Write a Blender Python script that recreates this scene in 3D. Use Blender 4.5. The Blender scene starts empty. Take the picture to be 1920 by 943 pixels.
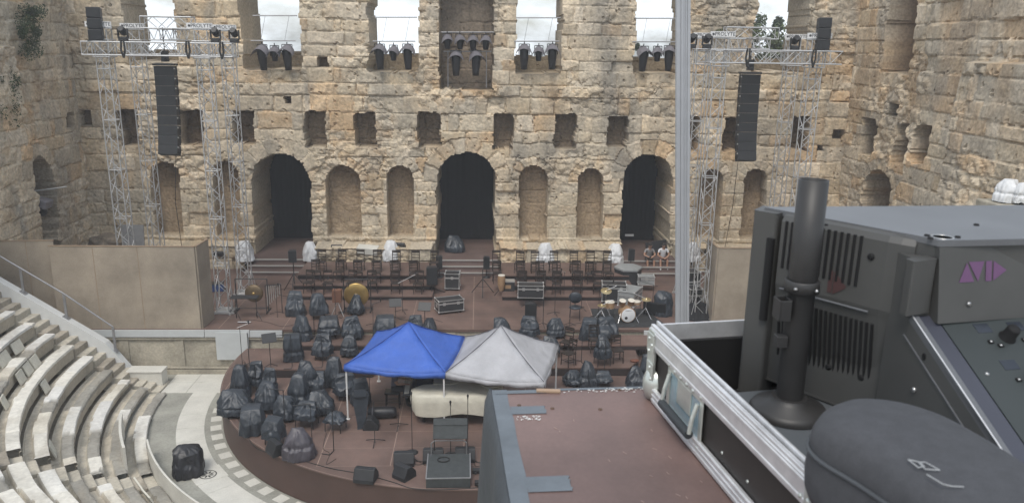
import bpy, bmesh, math, random
import numpy as np
from mathutils import Vector, Matrix, Euler
from math import sin, cos, pi, radians, tan, atan2, hypot

S = bpy.context.scene
COL = S.collection
rnd = random.Random(7)

# ------------------------------------------------------------------ camera, sky, sun, exposure
HC = 12.3
cam_d = bpy.data.cameras.new('camera'); cam = bpy.data.objects.new('camera', cam_d); COL.objects.link(cam)
cam_d.sensor_width = 36; cam_d.lens = 36 * 1480 / 1920; cam_d.clip_start = 0.05; cam_d.clip_end = 3000
cam_d.dof.use_dof = True; cam_d.dof.focus_distance = 30; cam_d.dof.aperture_fstop = 11
RC = Matrix.Rotation(-radians(2.5), 3, 'Z') @ Matrix.Rotation(pi/2 - radians(14.6), 3, 'X') @ Matrix.Rotation(radians(0.9), 3, 'Z')
cam.matrix_world = Matrix.Translation((0, 0, HC)) @ RC.to_4x4()
S.camera = cam
S.view_settings.view_transform = 'Standard'; S.view_settings.look = 'None'
S.view_settings.gamma = 1; S.view_settings.use_curve_mapping = False
S.view_settings.exposure = 0.50
W = bpy.data.worlds.new('World'); S.world = W; W.use_nodes = True
SUN_EL, SUN_AZ = radians(58), radians(200)          # high, behind the camera, hidden by thin cloud
def build_world():
    nt = W.node_tree; N = nt.nodes; L = nt.links; N.clear()
    out = N.new('ShaderNodeOutputWorld'); bg = N.new('ShaderNodeBackground'); bg.inputs[1].default_value = 0.1
    sky = N.new('ShaderNodeTexSky'); sky.sky_type = 'NISHITA'; sky.sun_disc = False
    sky.sun_elevation = SUN_EL; sky.sun_rotation = SUN_AZ; sky.air_density = 1.2; sky.dust_density = 2.0
    tc = N.new('ShaderNodeTexCoord'); mp = N.new('ShaderNodeMapping'); mp.inputs['Scale'].default_value = (1, 1, 2.2)
    nz = N.new('ShaderNodeTexNoise'); nz.inputs['Scale'].default_value = 7.0; nz.inputs['Detail'].default_value = 7; nz.inputs['Roughness'].default_value = .55
    rp = N.new('ShaderNodeValToRGB'); rp.color_ramp.elements[0].position = .38; rp.color_ramp.elements[1].position = .60
    rp.color_ramp.elements[0].color = (.12, .12, .12, 1); rp.color_ramp.elements[1].color = (1, 1, 1, 1)
    mx = N.new('ShaderNodeMix'); mx.data_type = 'RGBA'
    mx.inputs[7].default_value = (8.6, 9.2, 9.8, 1)
    L.new(tc.outputs['Generated'], mp.inputs[0]); L.new(mp.outputs[0], nz.inputs['Vector']); L.new(nz.outputs['Fac'], rp.inputs[0])
    L.new(rp.outputs[0], mx.inputs[0]); L.new(sky.outputs[0], mx.inputs[6]); L.new(mx.outputs[2], bg.inputs[0]); L.new(bg.outputs[0], out.inputs[0])
build_world()
sun_d = bpy.data.lights.new('sun', 'SUN'); sun_d.energy = 1.5; sun_d.angle = radians(22); sun_d.color = (1, .95, .87)
sun = bpy.data.objects.new('sun', sun_d); COL.objects.link(sun)
def aim_sun():
    d = Vector((sin(SUN_AZ) * cos(SUN_EL), cos(SUN_AZ) * cos(SUN_EL), sin(SUN_EL)))   # towards the sun
    sun.rotation_euler = d.to_track_quat('Z', 'Y').to_euler(); sun.location = (0, -5, 40)
aim_sun()

# ------------------------------------------------------------------ where a point of the survey photo lies in the place
def ray(x, y): return RC @ Vector(((x - 960) / 1480, -(y - 471.5) / 1480, -1))
def G(x, y, z): d = ray(x, y); t = (z - HC) / d.z; return Vector((0, 0, HC)) + d * t
def AY(x, y, Y): d = ray(x, y); return Vector((0, 0, HC)) + d * (Y / d.y)
def AX(x, y, X): d = ray(x, y); return Vector((0, 0, HC)) + d * (X / d.x)

# ------------------------------------------------------------------ materials
def mat(name, c, rough=.7, metal=0., var=.12, scale=3., bump=0., bscale=40., c2=None, spec=None, attr=None, fine=0., sheen=0, hole=False, coords='Object'):
    m = bpy.data.materials.new(name); m.use_nodes = True; nt = m.node_tree; N = nt.nodes; L = nt.links
    b = N['Principled BSDF']; b.inputs['Roughness'].default_value = rough; b.inputs['Metallic'].default_value = metal
    if spec is not None: b.inputs['Specular IOR Level'].default_value = spec
    tc = N.new('ShaderNodeTexCoord')
    nz = N.new('ShaderNodeTexNoise'); nz.inputs['Scale'].default_value = scale; nz.inputs['Detail'].default_value = 6; nz.inputs['Roughness'].default_value = .6
    L.new(tc.outputs[coords], nz.inputs['Vector'])
    rp = N.new('ShaderNodeValToRGB'); rp.color_ramp.elements[0].position = .3; rp.color_ramp.elements[1].position = .7
    c2 = c2 or tuple(x * (1 - var * 2) for x in c)
    rp.color_ramp.elements[0].color = (*c2, 1); rp.color_ramp.elements[1].color = (*[min(1, x * (1 + var * .5)) for x in c], 1)
    L.new(nz.outputs['Fac'], rp.inputs[0]); src = rp.outputs[0]
    if attr:
        a = N.new('ShaderNodeAttribute'); a.attribute_name = attr
        mx = N.new('ShaderNodeMix'); mx.data_type = 'RGBA'; mx.blend_type = 'MULTIPLY'; mx.inputs[0].default_value = 1
        L.new(a.outputs['Color'], mx.inputs[6]); L.new(src, mx.inputs[7]); src = mx.outputs[2]
    if fine:
        n2 = N.new('ShaderNodeTexNoise'); n2.inputs['Scale'].default_value = bscale; n2.inputs['Detail'].default_value = 5
        L.new(tc.outputs[coords], n2.inputs['Vector'])
        r2 = N.new('ShaderNodeMapRange'); r2.inputs[1].default_value = .3; r2.inputs[2].default_value = .7; r2.inputs[3].default_value = 1 - fine; r2.inputs[4].default_value = 1 + fine
        L.new(n2.outputs['Fac'], r2.inputs[0])
        mx2 = N.new('ShaderNodeMix'); mx2.data_type = 'RGBA'; mx2.blend_type = 'MULTIPLY'; mx2.inputs[0].default_value = 1
        L.new(src, mx2.inputs[6]); L.new(r2.outputs[0], mx2.inputs[7]); src = mx2.outputs[2]
    L.new(src, b.inputs['Base Color'])
    if bump:
        n3 = N.new('ShaderNodeTexNoise'); n3.inputs['Scale'].default_value = bscale; n3.inputs['Detail'].default_value = 7; n3.inputs['Roughness'].default_value = .65
        L.new(tc.outputs[coords], n3.inputs['Vector'])
        bp = N.new('ShaderNodeBump'); bp.inputs['Strength'].default_value = bump; bp.inputs['Distance'].default_value = .6 / bscale
        L.new(n3.outputs['Fac'], bp.inputs['Height']); L.new(bp.outputs[0], b.inputs['Normal'])
    return m

M = {}
M['stone'] = mat('weathered_limestone', (1, 1, 1), .9, var=.12, scale=.9, bump=.6, bscale=9, attr='Col', fine=.26)
M['marble'] = mat('worn_marble', (1, 1, 1), .75, var=.08, scale=1.3, bump=.35, bscale=9, attr='Col', fine=.10)
M['white_marble'] = mat('white_marble', (.60, .585, .53), .6, var=.07, scale=1.6, bump=.1, bscale=20, fine=.06)
M['grey_marble'] = mat('grey_marble', (.33, .325, .285), .65, var=.16, scale=1.1, bump=.15, bscale=14, fine=.12)
M['dust'] = mat('pale_dusty_ground', (.34, .30, .24), .95, var=.15, scale=.5, bump=.4, bscale=6, fine=.15)
M['deck'] = mat('brown_phenolic_deck', (.160, .104, .086), .6, var=.24, scale=.7, bump=.05, bscale=30, fine=.10)
M['deck_edge'] = mat('dark_brown_fascia', (.085, .05, .041), .6, var=.12, scale=.8, fine=.06)
M['deck_joint'] = mat('pale_joint', (.31, .22, .18), .7)
M['riser_dark'] = mat('dark_riser_fascia', (.035, .026, .026), .6)
M['hoarding'] = mat('beige_hoarding_board', (.35, .295, .23), .75, var=.19, scale=.7, bump=.1, bscale=25, fine=.08)
M['offwhite'] = mat('pale_painted_board', (.50, .52, .52), .6, var=.04)
M['whitepaint'] = mat('white_stair_kerb', (.62, .63, .62), .6, var=.06, scale=2)
M['steel'] = mat('galvanised_steel', (.34, .34, .35), .45, metal=.6, var=.1)
M['alu'] = mat('aluminium_tube', (.55, .55, .55), .42, metal=.55, var=.06)
M['edge_alu'] = mat('case_edge_aluminium', (.62, .62, .61), .35, metal=.7, var=.06)
M['black_cloth'] = mat('black_stage_cloth', (.012, .012, .014), .95, var=.1)

# ------------------------------------------------------------------ building helpers
def link(o, parent=None):
    COL.objects.link(o)
    if parent is not None: o.parent = parent
    return o
def tag(o, label=None, cat=None, group=None, kind=None):
    if label: o['label'] = label
    if cat: o['category'] = cat
    if group: o['group'] = group
    if kind or (label and cat): o['kind'] = kind or 'thing'
    return o
def thing(name, label, cat, loc=(0, 0, 0), rz=0, group=None):
    o = bpy.data.objects.new(name, None); o.empty_display_size = .2; COL.objects.link(o)
    o.location = loc; o.rotation_euler = (0, 0, rz)
    return tag(o, label, cat, group)
def frame(a, b):
    d = (Vector(b) - Vector(a)); L = d.length; d.normalize()
    up = Vector((0, 0, 1)) if abs(d.z) < .95 else Vector((1, 0, 0))
    x = d.cross(up).normalized(); y = x.cross(d).normalized()
    return x, y, d, L
class MB:
    def __init__(s): s.v = []; s.f = []; s.m = []; s.sm = []
    def add(s, vs, fs, mi=0, sm=False):
        o = len(s.v); s.v += [tuple(p) for p in vs]
        for f in fs: s.f.append(tuple(i + o for i in f)); s.m.append(mi); s.sm.append(sm)
    def box(s, c, d, mi=0, R=None, taper=1.):
        hx, hy, hz = d[0] / 2, d[1] / 2, d[2] / 2; vs = []
        for z, k in ((-hz, 1), (hz, taper)):
            for x, y in ((-hx, -hy), (hx, -hy), (hx, hy), (-hx, hy)): vs.append(Vector((x * k, y * k, z)))
        if R is not None: vs = [R @ p for p in vs]
        s.add([p + Vector(c) for p in vs], [(3, 2, 1, 0), (4, 5, 6, 7), (0, 1, 5, 4), (1, 2, 6, 5), (2, 3, 7, 6), (3, 0, 4, 7)], mi)
        return s
    def tube(s, a, b, r, n=6, mi=0, r2=None, caps=True):
        a, b = Vector(a), Vector(b); x, y, d, L = frame(a, b); r2 = r if r2 is None else r2; vs = []
        for p, q in ((a, r), (b, r2)):
            for k in range(n): t = 2 * pi * k / n; vs.append(p + x * (cos(t) * q) + y * (sin(t) * q))
        fs = [(k, (k + 1) % n, n + (k + 1) % n, n + k) for k in range(n)]
        s.add(vs, fs, mi, True)
        if caps: s.add(vs, [tuple(range(n - 1, -1, -1)), tuple(range(n, 2 * n))], mi)
        return s
    def path(s, pts, r, n=6, mi=0):
        for a, b in zip(pts[:-1], pts[1:]): s.tube(a, b, r, n, mi)
        return s
    def lathe(s, prof, n=16, mi=0, c=(0, 0, 0), R=None, sm=True):
        vs = []; c = Vector(c)
        for (r, z) in prof:
            for k in range(n):
                t = 2 * pi * k / n; p = Vector((r * cos(t), r * sin(t), z))
                vs.append((R @ p if R is not None else p) + c)
        fs = []
        for j in range(len(prof) - 1):
            for k in range(n): fs.append((j * n + k, j * n + (k + 1) % n, (j + 1) * n + (k + 1) % n, (j + 1) * n + k))
        s.add(vs, fs, mi, sm)
        s.add(vs[:n], [tuple(range(n - 1, -1, -1))], mi); s.add(vs[-n:], [tuple(range(n))], mi)
        return s
    def prism(s, poly, z0, z1, mi=0, fn=None, sm=False):
        n = len(poly); vs = [(x, y, z0) for x, y in poly] + [(x, y, z1) for x, y in poly]
        vs = [fn(Vector(p)) if fn else Vector(p) for p in vs]
        s.add(vs, [(k, (k + 1) % n, n + (k + 1) % n, n + k) for k in range(n)], mi, sm)
        s.add(vs, [tuple(range(n - 1, -1, -1)), tuple(range(n, 2 * n))], mi)
        return s
    def quad(s, a, b, c, d, mi=0): s.add([a, b, c, d], [(0, 1, 2, 3)], mi); return s
    def mesh(s, name, mats):
        me = bpy.data.meshes.new(name); me.from_pydata([tuple(p) for p in s.v], [], s.f)
        for m in (mats if isinstance(mats, (list, tuple)) else [mats]): me.materials.append(m)
        me.polygons.foreach_set('material_index', s.m); me.polygons.foreach_set('use_smooth', s.sm); me.update()
        return me
    def build(s, name, mats, parent=None, bevel=0., loc=None, seg=2):
        o = bpy.data.objects.new(name, s.mesh(name, mats)); link(o, parent)
        if loc is not None: o.location = loc
        if bevel:
            b = o.modifiers.new('bevel', 'BEVEL'); b.width = bevel; b.segments = seg; b.limit_method = 'ANGLE'; b.angle_limit = radians(40)
        return o
def kids(o): return [c for c in bpy.data.objects if c.parent == o]
def copy_tree(o, parent=None, loc=None, rz=None, label=None, scale=None):
    c = o.copy(); COL.objects.link(c)
    if parent is not None: c.parent = parent
    if loc is not None: c.location = loc
    if rz is not None: c.rotation_euler = (0, 0, rz)
    if scale is not None: c.scale = scale
    if label: c['label'] = label
    for ch in kids(o): copy_tree(ch, c)
    return c
ORD = ['first', 'second', 'third', 'fourth', 'fifth', 'sixth', 'seventh', 'eighth', 'ninth', 'tenth']

# numpy noise
def vn(x, y, seed=0):
    xi = np.floor(x).astype(np.int64); yi = np.floor(y).astype(np.int64); fx = x - xi; fy = y - yi
    fx = fx * fx * (3 - 2 * fx); fy = fy * fy * (3 - 2 * fy)
    def h(a, b):
        n = (a * 374761393 + b * 668265263 + seed * 974711) & 0xffffffff
        n = ((n ^ (n >> 13)) * 1274126177) & 0xffffffff
        return ((n ^ (n >> 16)) & 0xffff) / 65535.
    return (h(xi, yi) * (1 - fx) + h(xi + 1, yi) * fx) * (1 - fy) + (h(xi, yi + 1) * (1 - fx) + h(xi + 1, yi + 1) * fx) * fy
def fbm(x, y, seed=0, o=4, g=.5):
    t = 0; a = 1; n = 0
    for k in range(o): t = t + a * vn(x, y, seed + k * 17); n += a; x = x * 2.03 + 5.1; y = y * 2.03 + 1.7; a *= g
    return t / n
def worley(x, y, seed=0):
    xi = np.floor(x).astype(np.int64); yi = np.floor(y).astype(np.int64); d1 = np.full(x.shape, 9.); d2 = np.full(x.shape, 9.); idd = np.zeros(x.shape)
    for i in (-1, 0, 1):
        for j in (-1, 0, 1):
            a, b = xi + i, yi + j
            n = (a * 73856093 ^ b * 19349663 ^ seed * 83492791) & 0xffffffff
            n = ((n ^ (n >> 13)) * 1274126177) & 0xffffffff
            hx = (n & 0xffff) / 65535.; hy = ((n >> 16) & 0xffff) / 65535.
            d = np.hypot(a + hx - x, b + hy - y)
            c = d < d1; d2 = np.where(c, d1, np.minimum(d2, d)); idd = np.where(c, (n % 1009) / 1009., idd); d1 = np.where(c, d, d1)
    return d1, d2, idd
def grid_obj(name, P, C, keep, mt, parent=None, smooth=False):
    n, m = P.shape[:2]; idx = np.arange(n * m).reshape(n, m)
    q = np.stack([idx[:-1, :-1], idx[1:, :-1], idx[1:, 1:], idx[:-1, 1:]], -1)
    if keep is not None: q = q[keep]
    q = q.reshape(-1, 4); me = bpy.data.meshes.new(name)
    used = np.zeros(n * m, bool); used[q.ravel()] = True; new = np.cumsum(used) - 1; q = new[q]
    V = P.reshape(-1, 3)[used]; CC = C.reshape(-1, 3)[used] if C is not None else None
    me.vertices.add(len(V)); me.vertices.foreach_set('co', V.astype(np.float32).ravel())
    me.loops.add(q.size); me.loops.foreach_set('vertex_index', q.ravel().astype(np.int32))
    me.polygons.add(len(q)); me.polygons.foreach_set('loop_start', np.arange(0, q.size, 4, dtype=np.int32))
    me.polygons.foreach_set('use_smooth', np.full(len(q), smooth))
    me.update(calc_edges=True); me.validate()
    if CC is not None:
        a = me.color_attributes.new('Col', 'FLOAT_COLOR', 'POINT'); a.data.foreach_set('color', np.concatenate([CC, np.ones((len(CC), 1))], 1).astype(np.float32).ravel())
    me.materials.append(mt); o = bpy.data.objects.new(name, me); link(o, parent); return o
def courses(u, v, seed, ch=(.48, .84), bl=(.65, 1.9)):
    r = np.random.RandomState(seed); v0, v1 = v.min() - 1, v.max() + 1; u0, u1 = u.min() - 2, u.max() + 2
    vb = [v0]
    while vb[-1] < v1: vb.append(vb[-1] + r.uniform(*ch))
    vb = np.array(vb); k = np.clip(np.searchsorted(vb, v) - 1, 0, len(vb) - 2)
    dv = np.minimum(v - vb[k], vb[k + 1] - v); du = np.zeros_like(u); bid = np.zeros(u.shape, int)
    for c in np.unique(k):
        ub = [u0 - r.uniform(0, 1)]
        while ub[-1] < u1: ub.append(ub[-1] + (r.uniform(*bl) if r.rand() > .22 else r.uniform(.3, .55)))
        ub = np.array(ub); s = k == c; j = np.clip(np.searchsorted(ub, u[s]) - 1, 0, len(ub) - 2)
        du[s] = np.minimum(u[s] - ub[j], ub[j + 1] - u[s]); bid[s] = c * 997 + j
    return bid, du, dv
def h1(i, s=0):
    n = (i.astype(np.int64) * 2654435761 + s * 40503) & 0xffffffff
    n = ((n ^ (n >> 15)) * 2246822519) & 0xffffffff
    return ((n ^ (n >> 13)) & 0xffff) / 65535.
PAL = np.array([(.615, .505, .362), (.585, .467, .318), (.65, .542, .398), (.545, .463, .35), (.685, .582, .445), (.60, .435, .27), (.515, .445, .345)])
BROWN = np.array((.235, .165, .105)); GREY = np.array((.27, .245, .205))
def masonry(u, v, seed, openings, rubble=lambda u, v: 0 * u, orange=lambda u, v: 0 * u, grey=lambda u, v: 0 * u, base=lambda u, v: 0 * u, rough=1.):
    wu = u + .10 * (fbm(u * 1.6, v * 1.6, seed) - .5) * 2 + .05 * (fbm(u * 5, v * 5, seed + 3) - .5) * 2
    wv = v + .09 * (fbm(u * 1.3 + 9, v * 1.3, seed + 5) - .5) * 2 + .04 * (fbm(u * 5, v * 5 + 4, seed + 8) - .5) * 2
    bid, du, dv = courses(wu, wv, seed)
    # wedge stones round the arches
    for o in openings:
        if not o.get('ring'): continue
        cx = (o['x0'] + o['x1']) / 2; R = (o['x1'] - o['x0']) / 2; zs = o['z1'] - R
        a = np.arctan2(wv - zs, wu - cx); d = np.hypot(wu - cx, wv - zs)
        rr = o['ring']; s = (d > R) & (d < R + rr) & (wv > zs - .05); nS = max(7, int(pi * R / .5)); q = a / pi * nS
        bid = np.where(s, 900000 + (np.floor(q)).astype(int) * 13 + int(cx * 7 + 500), bid)
        du = np.where(s, np.minimum(q - np.floor(q), np.ceil(q) - q) * pi * R / nS, du); dv = np.where(s, np.minimum(d - R + .2, R + rr - d), dv)
    e = np.minimum(du, dv); r1, r2, r3, r4 = (h1(bid, k) for k in range(4))
    f = fbm(u * 1.1, v * 1.1, seed + 20, 5); ff = fbm(u * 4.2, v * 4.2, seed + 31, 4, .6)
    d1, d2, wid = worley(wu * 2.1, wv * 2.6, seed + 40); ed = np.clip((d2 - d1), 0, 1)
    er = np.clip((fbm(u * .42, v * .5, seed + 50, 4) - .54) * 7 + rubble(u, v) + (r4 - .6) * .8, 0, 1)     # eroded, rubbly parts
    d = (r1 - .5) * .06 * rough + np.where(r3 > .95, .12, 0) * rough + .065 * np.exp(-(e / .030) ** 2) * (.15 + .85 * vn(u * .8, v * .8, seed + 9))
    d += np.clip(.08 - e, 0, 1) * .8 * np.clip(fbm(u * .9, v * .9, seed + 12) * 3 - 1.1, 0, 1.2)                              # worn arrises
    d += er * ((.5 - ed) * .11 + (wid - .5) * .10) + (ff - .5) * (.035 + .11 * er) * rough + (f - .5) * .11 * rough
    p1, p2, pid = worley(u * 1.9, v * 1.9, seed + 44); d += np.where((p1 < .10) & (pid > .55), .09, 0)
    d += base(u, v)
    c = PAL[(r2 * 6.99).astype(int)] * (0.82 + .34 * r3)[..., None]
    t = np.clip((er * (1 if True else 0)), 0, 1)[..., None]
    c = c * (1 - t * .55) + (PAL[(wid * 6.99).astype(int)] * (.8 + .4 * h1((wid * 1000).astype(int), 3))[..., None]) * t * .55
    st = np.clip((fbm(u * 1.5, v * .35, seed + 60, 4) - .54) * 5, 0, 1); c = c + (GREY - c) * (st * .55)[..., None]     # run-down stains
    pa = np.clip((fbm(u * .5, v * .8, seed + 70, 4) - .52) * 6, 0, 1); c = c + (np.array((.55, .48, .365)) - c) * (pa * .5)[..., None]
    og = np.clip(orange(u, v) + (fbm(u * .6, v * .5, seed + 80, 3) - .62) * 5, 0, 1); c = c + (np.array((.43, .275, .135)) - c) * (og * .5)[..., None]
    gy = np.clip(grey(u, v) * (.6 + .8 * ff), 0, 1); c = c + (np.array((.22, .205, .18)) - c) * (gy * .75)[..., None]
    c = c * (.86 + .28 * ff)[..., None]
    hole = np.zeros(u.shape, bool)
    for o in openings:
        wob = o.get('wob', 1.); uu = u + wob * (.12 * (fbm(u * .9, v * 2.1, seed + 90) - .5) * 2 + .07 * (vn(u * .4, v * 2.4, seed + 91) - .5) * 2 * (1 if wob > .5 else 0)); vv = v + wob * .10 * (fbm(u * 2.2, v * 1.2, seed + 95) - .5) * 2
        cx = (o['x0'] + o['x1']) / 2; R = (o['x1'] - o['x0']) / 2
        if o.get('arch'):
            ins = (np.abs(uu - cx) < R) & (vv > o['z0']) & (vv < o['z1'] - R) | (np.hypot(uu - cx, vv - (o['z1'] - R)) < R) & (vv >= o['z1'] - R - .01)
        else: ins = (np.abs(uu - cx) < R) & (vv > o['z0']) & (vv < o['z1'])
        dep = o['d'] + (d - base(u, v)) * o.get('rk', .4)
        if o.get('slope'): dep = dep - o['slope'] * np.clip(u - cx, -R, R)
        d = np.where(ins, np.maximum(dep, .15), d)
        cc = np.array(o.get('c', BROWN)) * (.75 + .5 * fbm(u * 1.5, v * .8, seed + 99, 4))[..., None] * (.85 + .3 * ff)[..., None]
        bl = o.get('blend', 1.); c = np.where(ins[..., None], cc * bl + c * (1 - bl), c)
        if o.get('through'): hole |= ins
    return d, c, hole
# ------------------------------------------------------------------ the ruined stage wall (three storeys of openings)
FY = 37.5
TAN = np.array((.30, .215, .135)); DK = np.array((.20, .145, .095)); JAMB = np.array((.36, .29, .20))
def facade():
    st = .062; us = np.arange(-18.55, 17.75, st); vs = np.arange(1.7, 18.0, st)
    u, v = np.meshgrid(us, vs, indexing='ij')
    O = []
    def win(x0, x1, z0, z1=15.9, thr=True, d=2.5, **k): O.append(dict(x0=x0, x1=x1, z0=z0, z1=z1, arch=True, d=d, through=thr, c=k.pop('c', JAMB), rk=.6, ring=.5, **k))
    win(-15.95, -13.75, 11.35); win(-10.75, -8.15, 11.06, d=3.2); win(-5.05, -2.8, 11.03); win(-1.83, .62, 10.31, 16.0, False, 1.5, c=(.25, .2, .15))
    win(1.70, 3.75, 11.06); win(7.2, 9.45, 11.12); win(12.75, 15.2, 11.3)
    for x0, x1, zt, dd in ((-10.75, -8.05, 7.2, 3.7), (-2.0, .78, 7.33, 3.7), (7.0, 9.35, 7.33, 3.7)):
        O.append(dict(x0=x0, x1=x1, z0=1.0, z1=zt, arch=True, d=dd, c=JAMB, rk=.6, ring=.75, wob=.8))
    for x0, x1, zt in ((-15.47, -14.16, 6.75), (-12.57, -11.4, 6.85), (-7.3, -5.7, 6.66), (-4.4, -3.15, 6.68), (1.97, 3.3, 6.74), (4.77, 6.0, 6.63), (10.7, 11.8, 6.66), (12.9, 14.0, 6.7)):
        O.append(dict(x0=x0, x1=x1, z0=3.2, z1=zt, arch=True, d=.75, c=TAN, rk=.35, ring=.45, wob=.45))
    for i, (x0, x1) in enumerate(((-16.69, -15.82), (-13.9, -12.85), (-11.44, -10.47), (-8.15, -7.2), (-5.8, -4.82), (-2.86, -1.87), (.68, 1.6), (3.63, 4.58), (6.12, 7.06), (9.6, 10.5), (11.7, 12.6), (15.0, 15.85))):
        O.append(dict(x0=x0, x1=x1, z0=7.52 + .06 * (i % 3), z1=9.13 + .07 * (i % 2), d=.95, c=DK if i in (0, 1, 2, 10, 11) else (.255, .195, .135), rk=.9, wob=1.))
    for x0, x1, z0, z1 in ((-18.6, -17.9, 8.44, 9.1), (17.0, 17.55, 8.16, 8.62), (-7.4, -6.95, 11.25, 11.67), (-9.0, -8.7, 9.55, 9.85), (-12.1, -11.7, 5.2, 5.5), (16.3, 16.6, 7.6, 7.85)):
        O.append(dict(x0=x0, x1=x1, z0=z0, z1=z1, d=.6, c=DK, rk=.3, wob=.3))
    rub = lambda u, v: .55 * np.exp(-((v - 7.2) / .8) ** 2) + .25 * np.exp(-((v - 13) / 2.5) ** 2) - .35 * (v < 6.2)
    org = lambda u, v: np.clip((u - 13.5) / 4, 0, .75) + .3 * np.exp(-((u + 6) / 1.5) ** 2 - ((v - 11) / .8) ** 2) - .15
    gry = lambda u, v: (np.exp(-((u - 6.1 + .15 * (v - 11)) / .55) ** 2) * (v > 6.5) * .8 + np.exp(-((u - 5.0) / .9) ** 2 - ((v - 13) / 1.3) ** 2) * .35
                        + np.exp(-((u - 11.3) / 1.2) ** 2 - ((v - 13) / 1.6) ** 2) * .8 + np.exp(-((u - 13.6) / .7) ** 2 - ((v - 8.6) / 1.5) ** 2) * .7 + np.exp(-((u + 17) / 2.) ** 2 - ((v - 11.5) / 2.) ** 2) * .35)
    def base(u, v):
        b = -.10 * ((v > 10.0) & (v < 10.45)) * np.clip(fbm(u * .8, v, 66, 3) * 4 - 1.5, 0, 1) - .10 * ((v > 2.9) & (v < 3.2))
        b = b - .28 * np.exp(-((u - 12.6) / 1.5) ** 4) * (v < 99) * .3
        pod = np.zeros_like(u)                                        # rubble footing in front of the piers
        for a, c in ((-7.75, -2.2), (1.0, 6.8)): pod = np.maximum(pod, ((u > a) & (u < c) & (v < 2.86 + .22 * vn(u * 1.2, u * 0, 5))) * (1.05 + .25 * fbm(u * 1.5, v * 1.5, 77)))
        for a, c in ((-18.6, -11.1), (9.6, 17.8)): pod = np.maximum(pod, ((u > a) & (u < c) & (v < 2.95)) * .8)
        return b - pod
    rub2 = lambda u, v: rub(u, v) + 1.2 * (v < 3.0)
    d, c, hole = masonry(u, v, 11, O, rub2, org, gry, base)
    lo = np.clip((6.5 - v) / 3, 0, 1) * .25; c = c + (np.array((.54, .465, .34)) - c) * lo[..., None]         # paler ashlar low on the wall
    P = np.stack([u, FY + d, v], -1)
    hole &= v > 11.78 + .06 * vn(u * 2, v * 0, 4)
    hq = hole[:-1, :-1] & hole[1:, :-1] & hole[1:, 1:] & hole[:-1, 1:]
    w = tag(bpy.data.objects.new('ruined_wall', None), 'long ruined stone stage wall with arched doors, niches and tall open windows', 'ruin wall'); COL.objects.link(w)
    o = grid_obj('masonry', P[:, ::-1], c[:, ::-1], ~hq[:, ::-1], M['stone'], w)
    # the back of the wall, so that it has its thickness from elsewhere too
    return w
WALL = facade()

def side_wall(name, label, X, sgn, y0, y1, z0, z1, O, seed, org, gry, base, st=.07, rubv=.02):
    us = np.arange(y0, y1, st); vs = np.arange(z0, z1, st); u, v = np.meshgrid(us, vs, indexing='ij')
    d, c, hole = masonry(u, v, seed, O, lambda u, v: rubv + 0 * u, org, gry, base, rough=1.05)
    P = np.stack([X + sgn * d, u, v], -1)
    if sgn < 0: P = P[:, ::-1]; c = c[:, ::-1]
    w = tag(bpy.data.objects.new(name, None), label, 'ruin wall'); COL.objects.link(w)
    grid_obj('masonry', P[::-1], c[::-1], None, M['stone'], w) if sgn > 0 else grid_obj('masonry', P[::-1], c[::-1], None, M['stone'], w)
    return w
side_wall('ruined_side_wall', 'weathered stone side wall with green growth and an arched doorway', -18.4, -1, 24.5, 38.2, 0, 16.6,
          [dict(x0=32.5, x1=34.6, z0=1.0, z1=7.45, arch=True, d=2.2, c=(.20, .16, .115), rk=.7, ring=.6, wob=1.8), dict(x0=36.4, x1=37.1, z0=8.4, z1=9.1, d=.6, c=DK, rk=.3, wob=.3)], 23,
          lambda u, v: 0 * u - .1, lambda u, v: .22 * np.exp(-((v - 12) / 3) ** 2), lambda u, v: -.5 * (u < 32.2) * (v < 12) * (1 + .4 * vn(v * 1.2, u * 0, 3)))
def rbase(u, v):
    k = np.clip((30.6 + .5 * (vn(v * 1.6, u * 0, 8) - .5) - u) * 6, 0, 1); k2 = np.clip((27.2 - u) * 4, 0, 1)
    return -k * (.9 - .05 * (v - 8)) - k2 * .5 * (v < 12)
side_wall('ruined_side_wall', 'ochre stained stone side wall stepping out in big weathered blocks, small arch low down', 17.6, 1, 20.5, 38.2, 0, 17.6,
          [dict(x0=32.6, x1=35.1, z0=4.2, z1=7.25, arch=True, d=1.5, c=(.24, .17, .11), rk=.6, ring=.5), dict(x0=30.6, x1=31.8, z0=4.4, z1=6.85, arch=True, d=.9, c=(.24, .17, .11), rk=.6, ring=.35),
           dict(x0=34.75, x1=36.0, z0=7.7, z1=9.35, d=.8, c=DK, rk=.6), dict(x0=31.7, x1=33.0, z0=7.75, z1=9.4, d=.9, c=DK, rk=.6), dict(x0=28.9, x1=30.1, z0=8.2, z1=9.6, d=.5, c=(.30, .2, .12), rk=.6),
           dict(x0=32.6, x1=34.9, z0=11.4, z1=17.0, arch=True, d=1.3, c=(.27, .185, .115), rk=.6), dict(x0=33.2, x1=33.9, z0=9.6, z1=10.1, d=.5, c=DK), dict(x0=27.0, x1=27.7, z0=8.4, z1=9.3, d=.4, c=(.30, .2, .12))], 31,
          lambda u, v: .55 * np.clip((u - 29) / 3, 0, 1), lambda u, v: .42 * (u < 31) * np.clip((v - 8) / 3, 0, 1), rbase, .07, .15)

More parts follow.
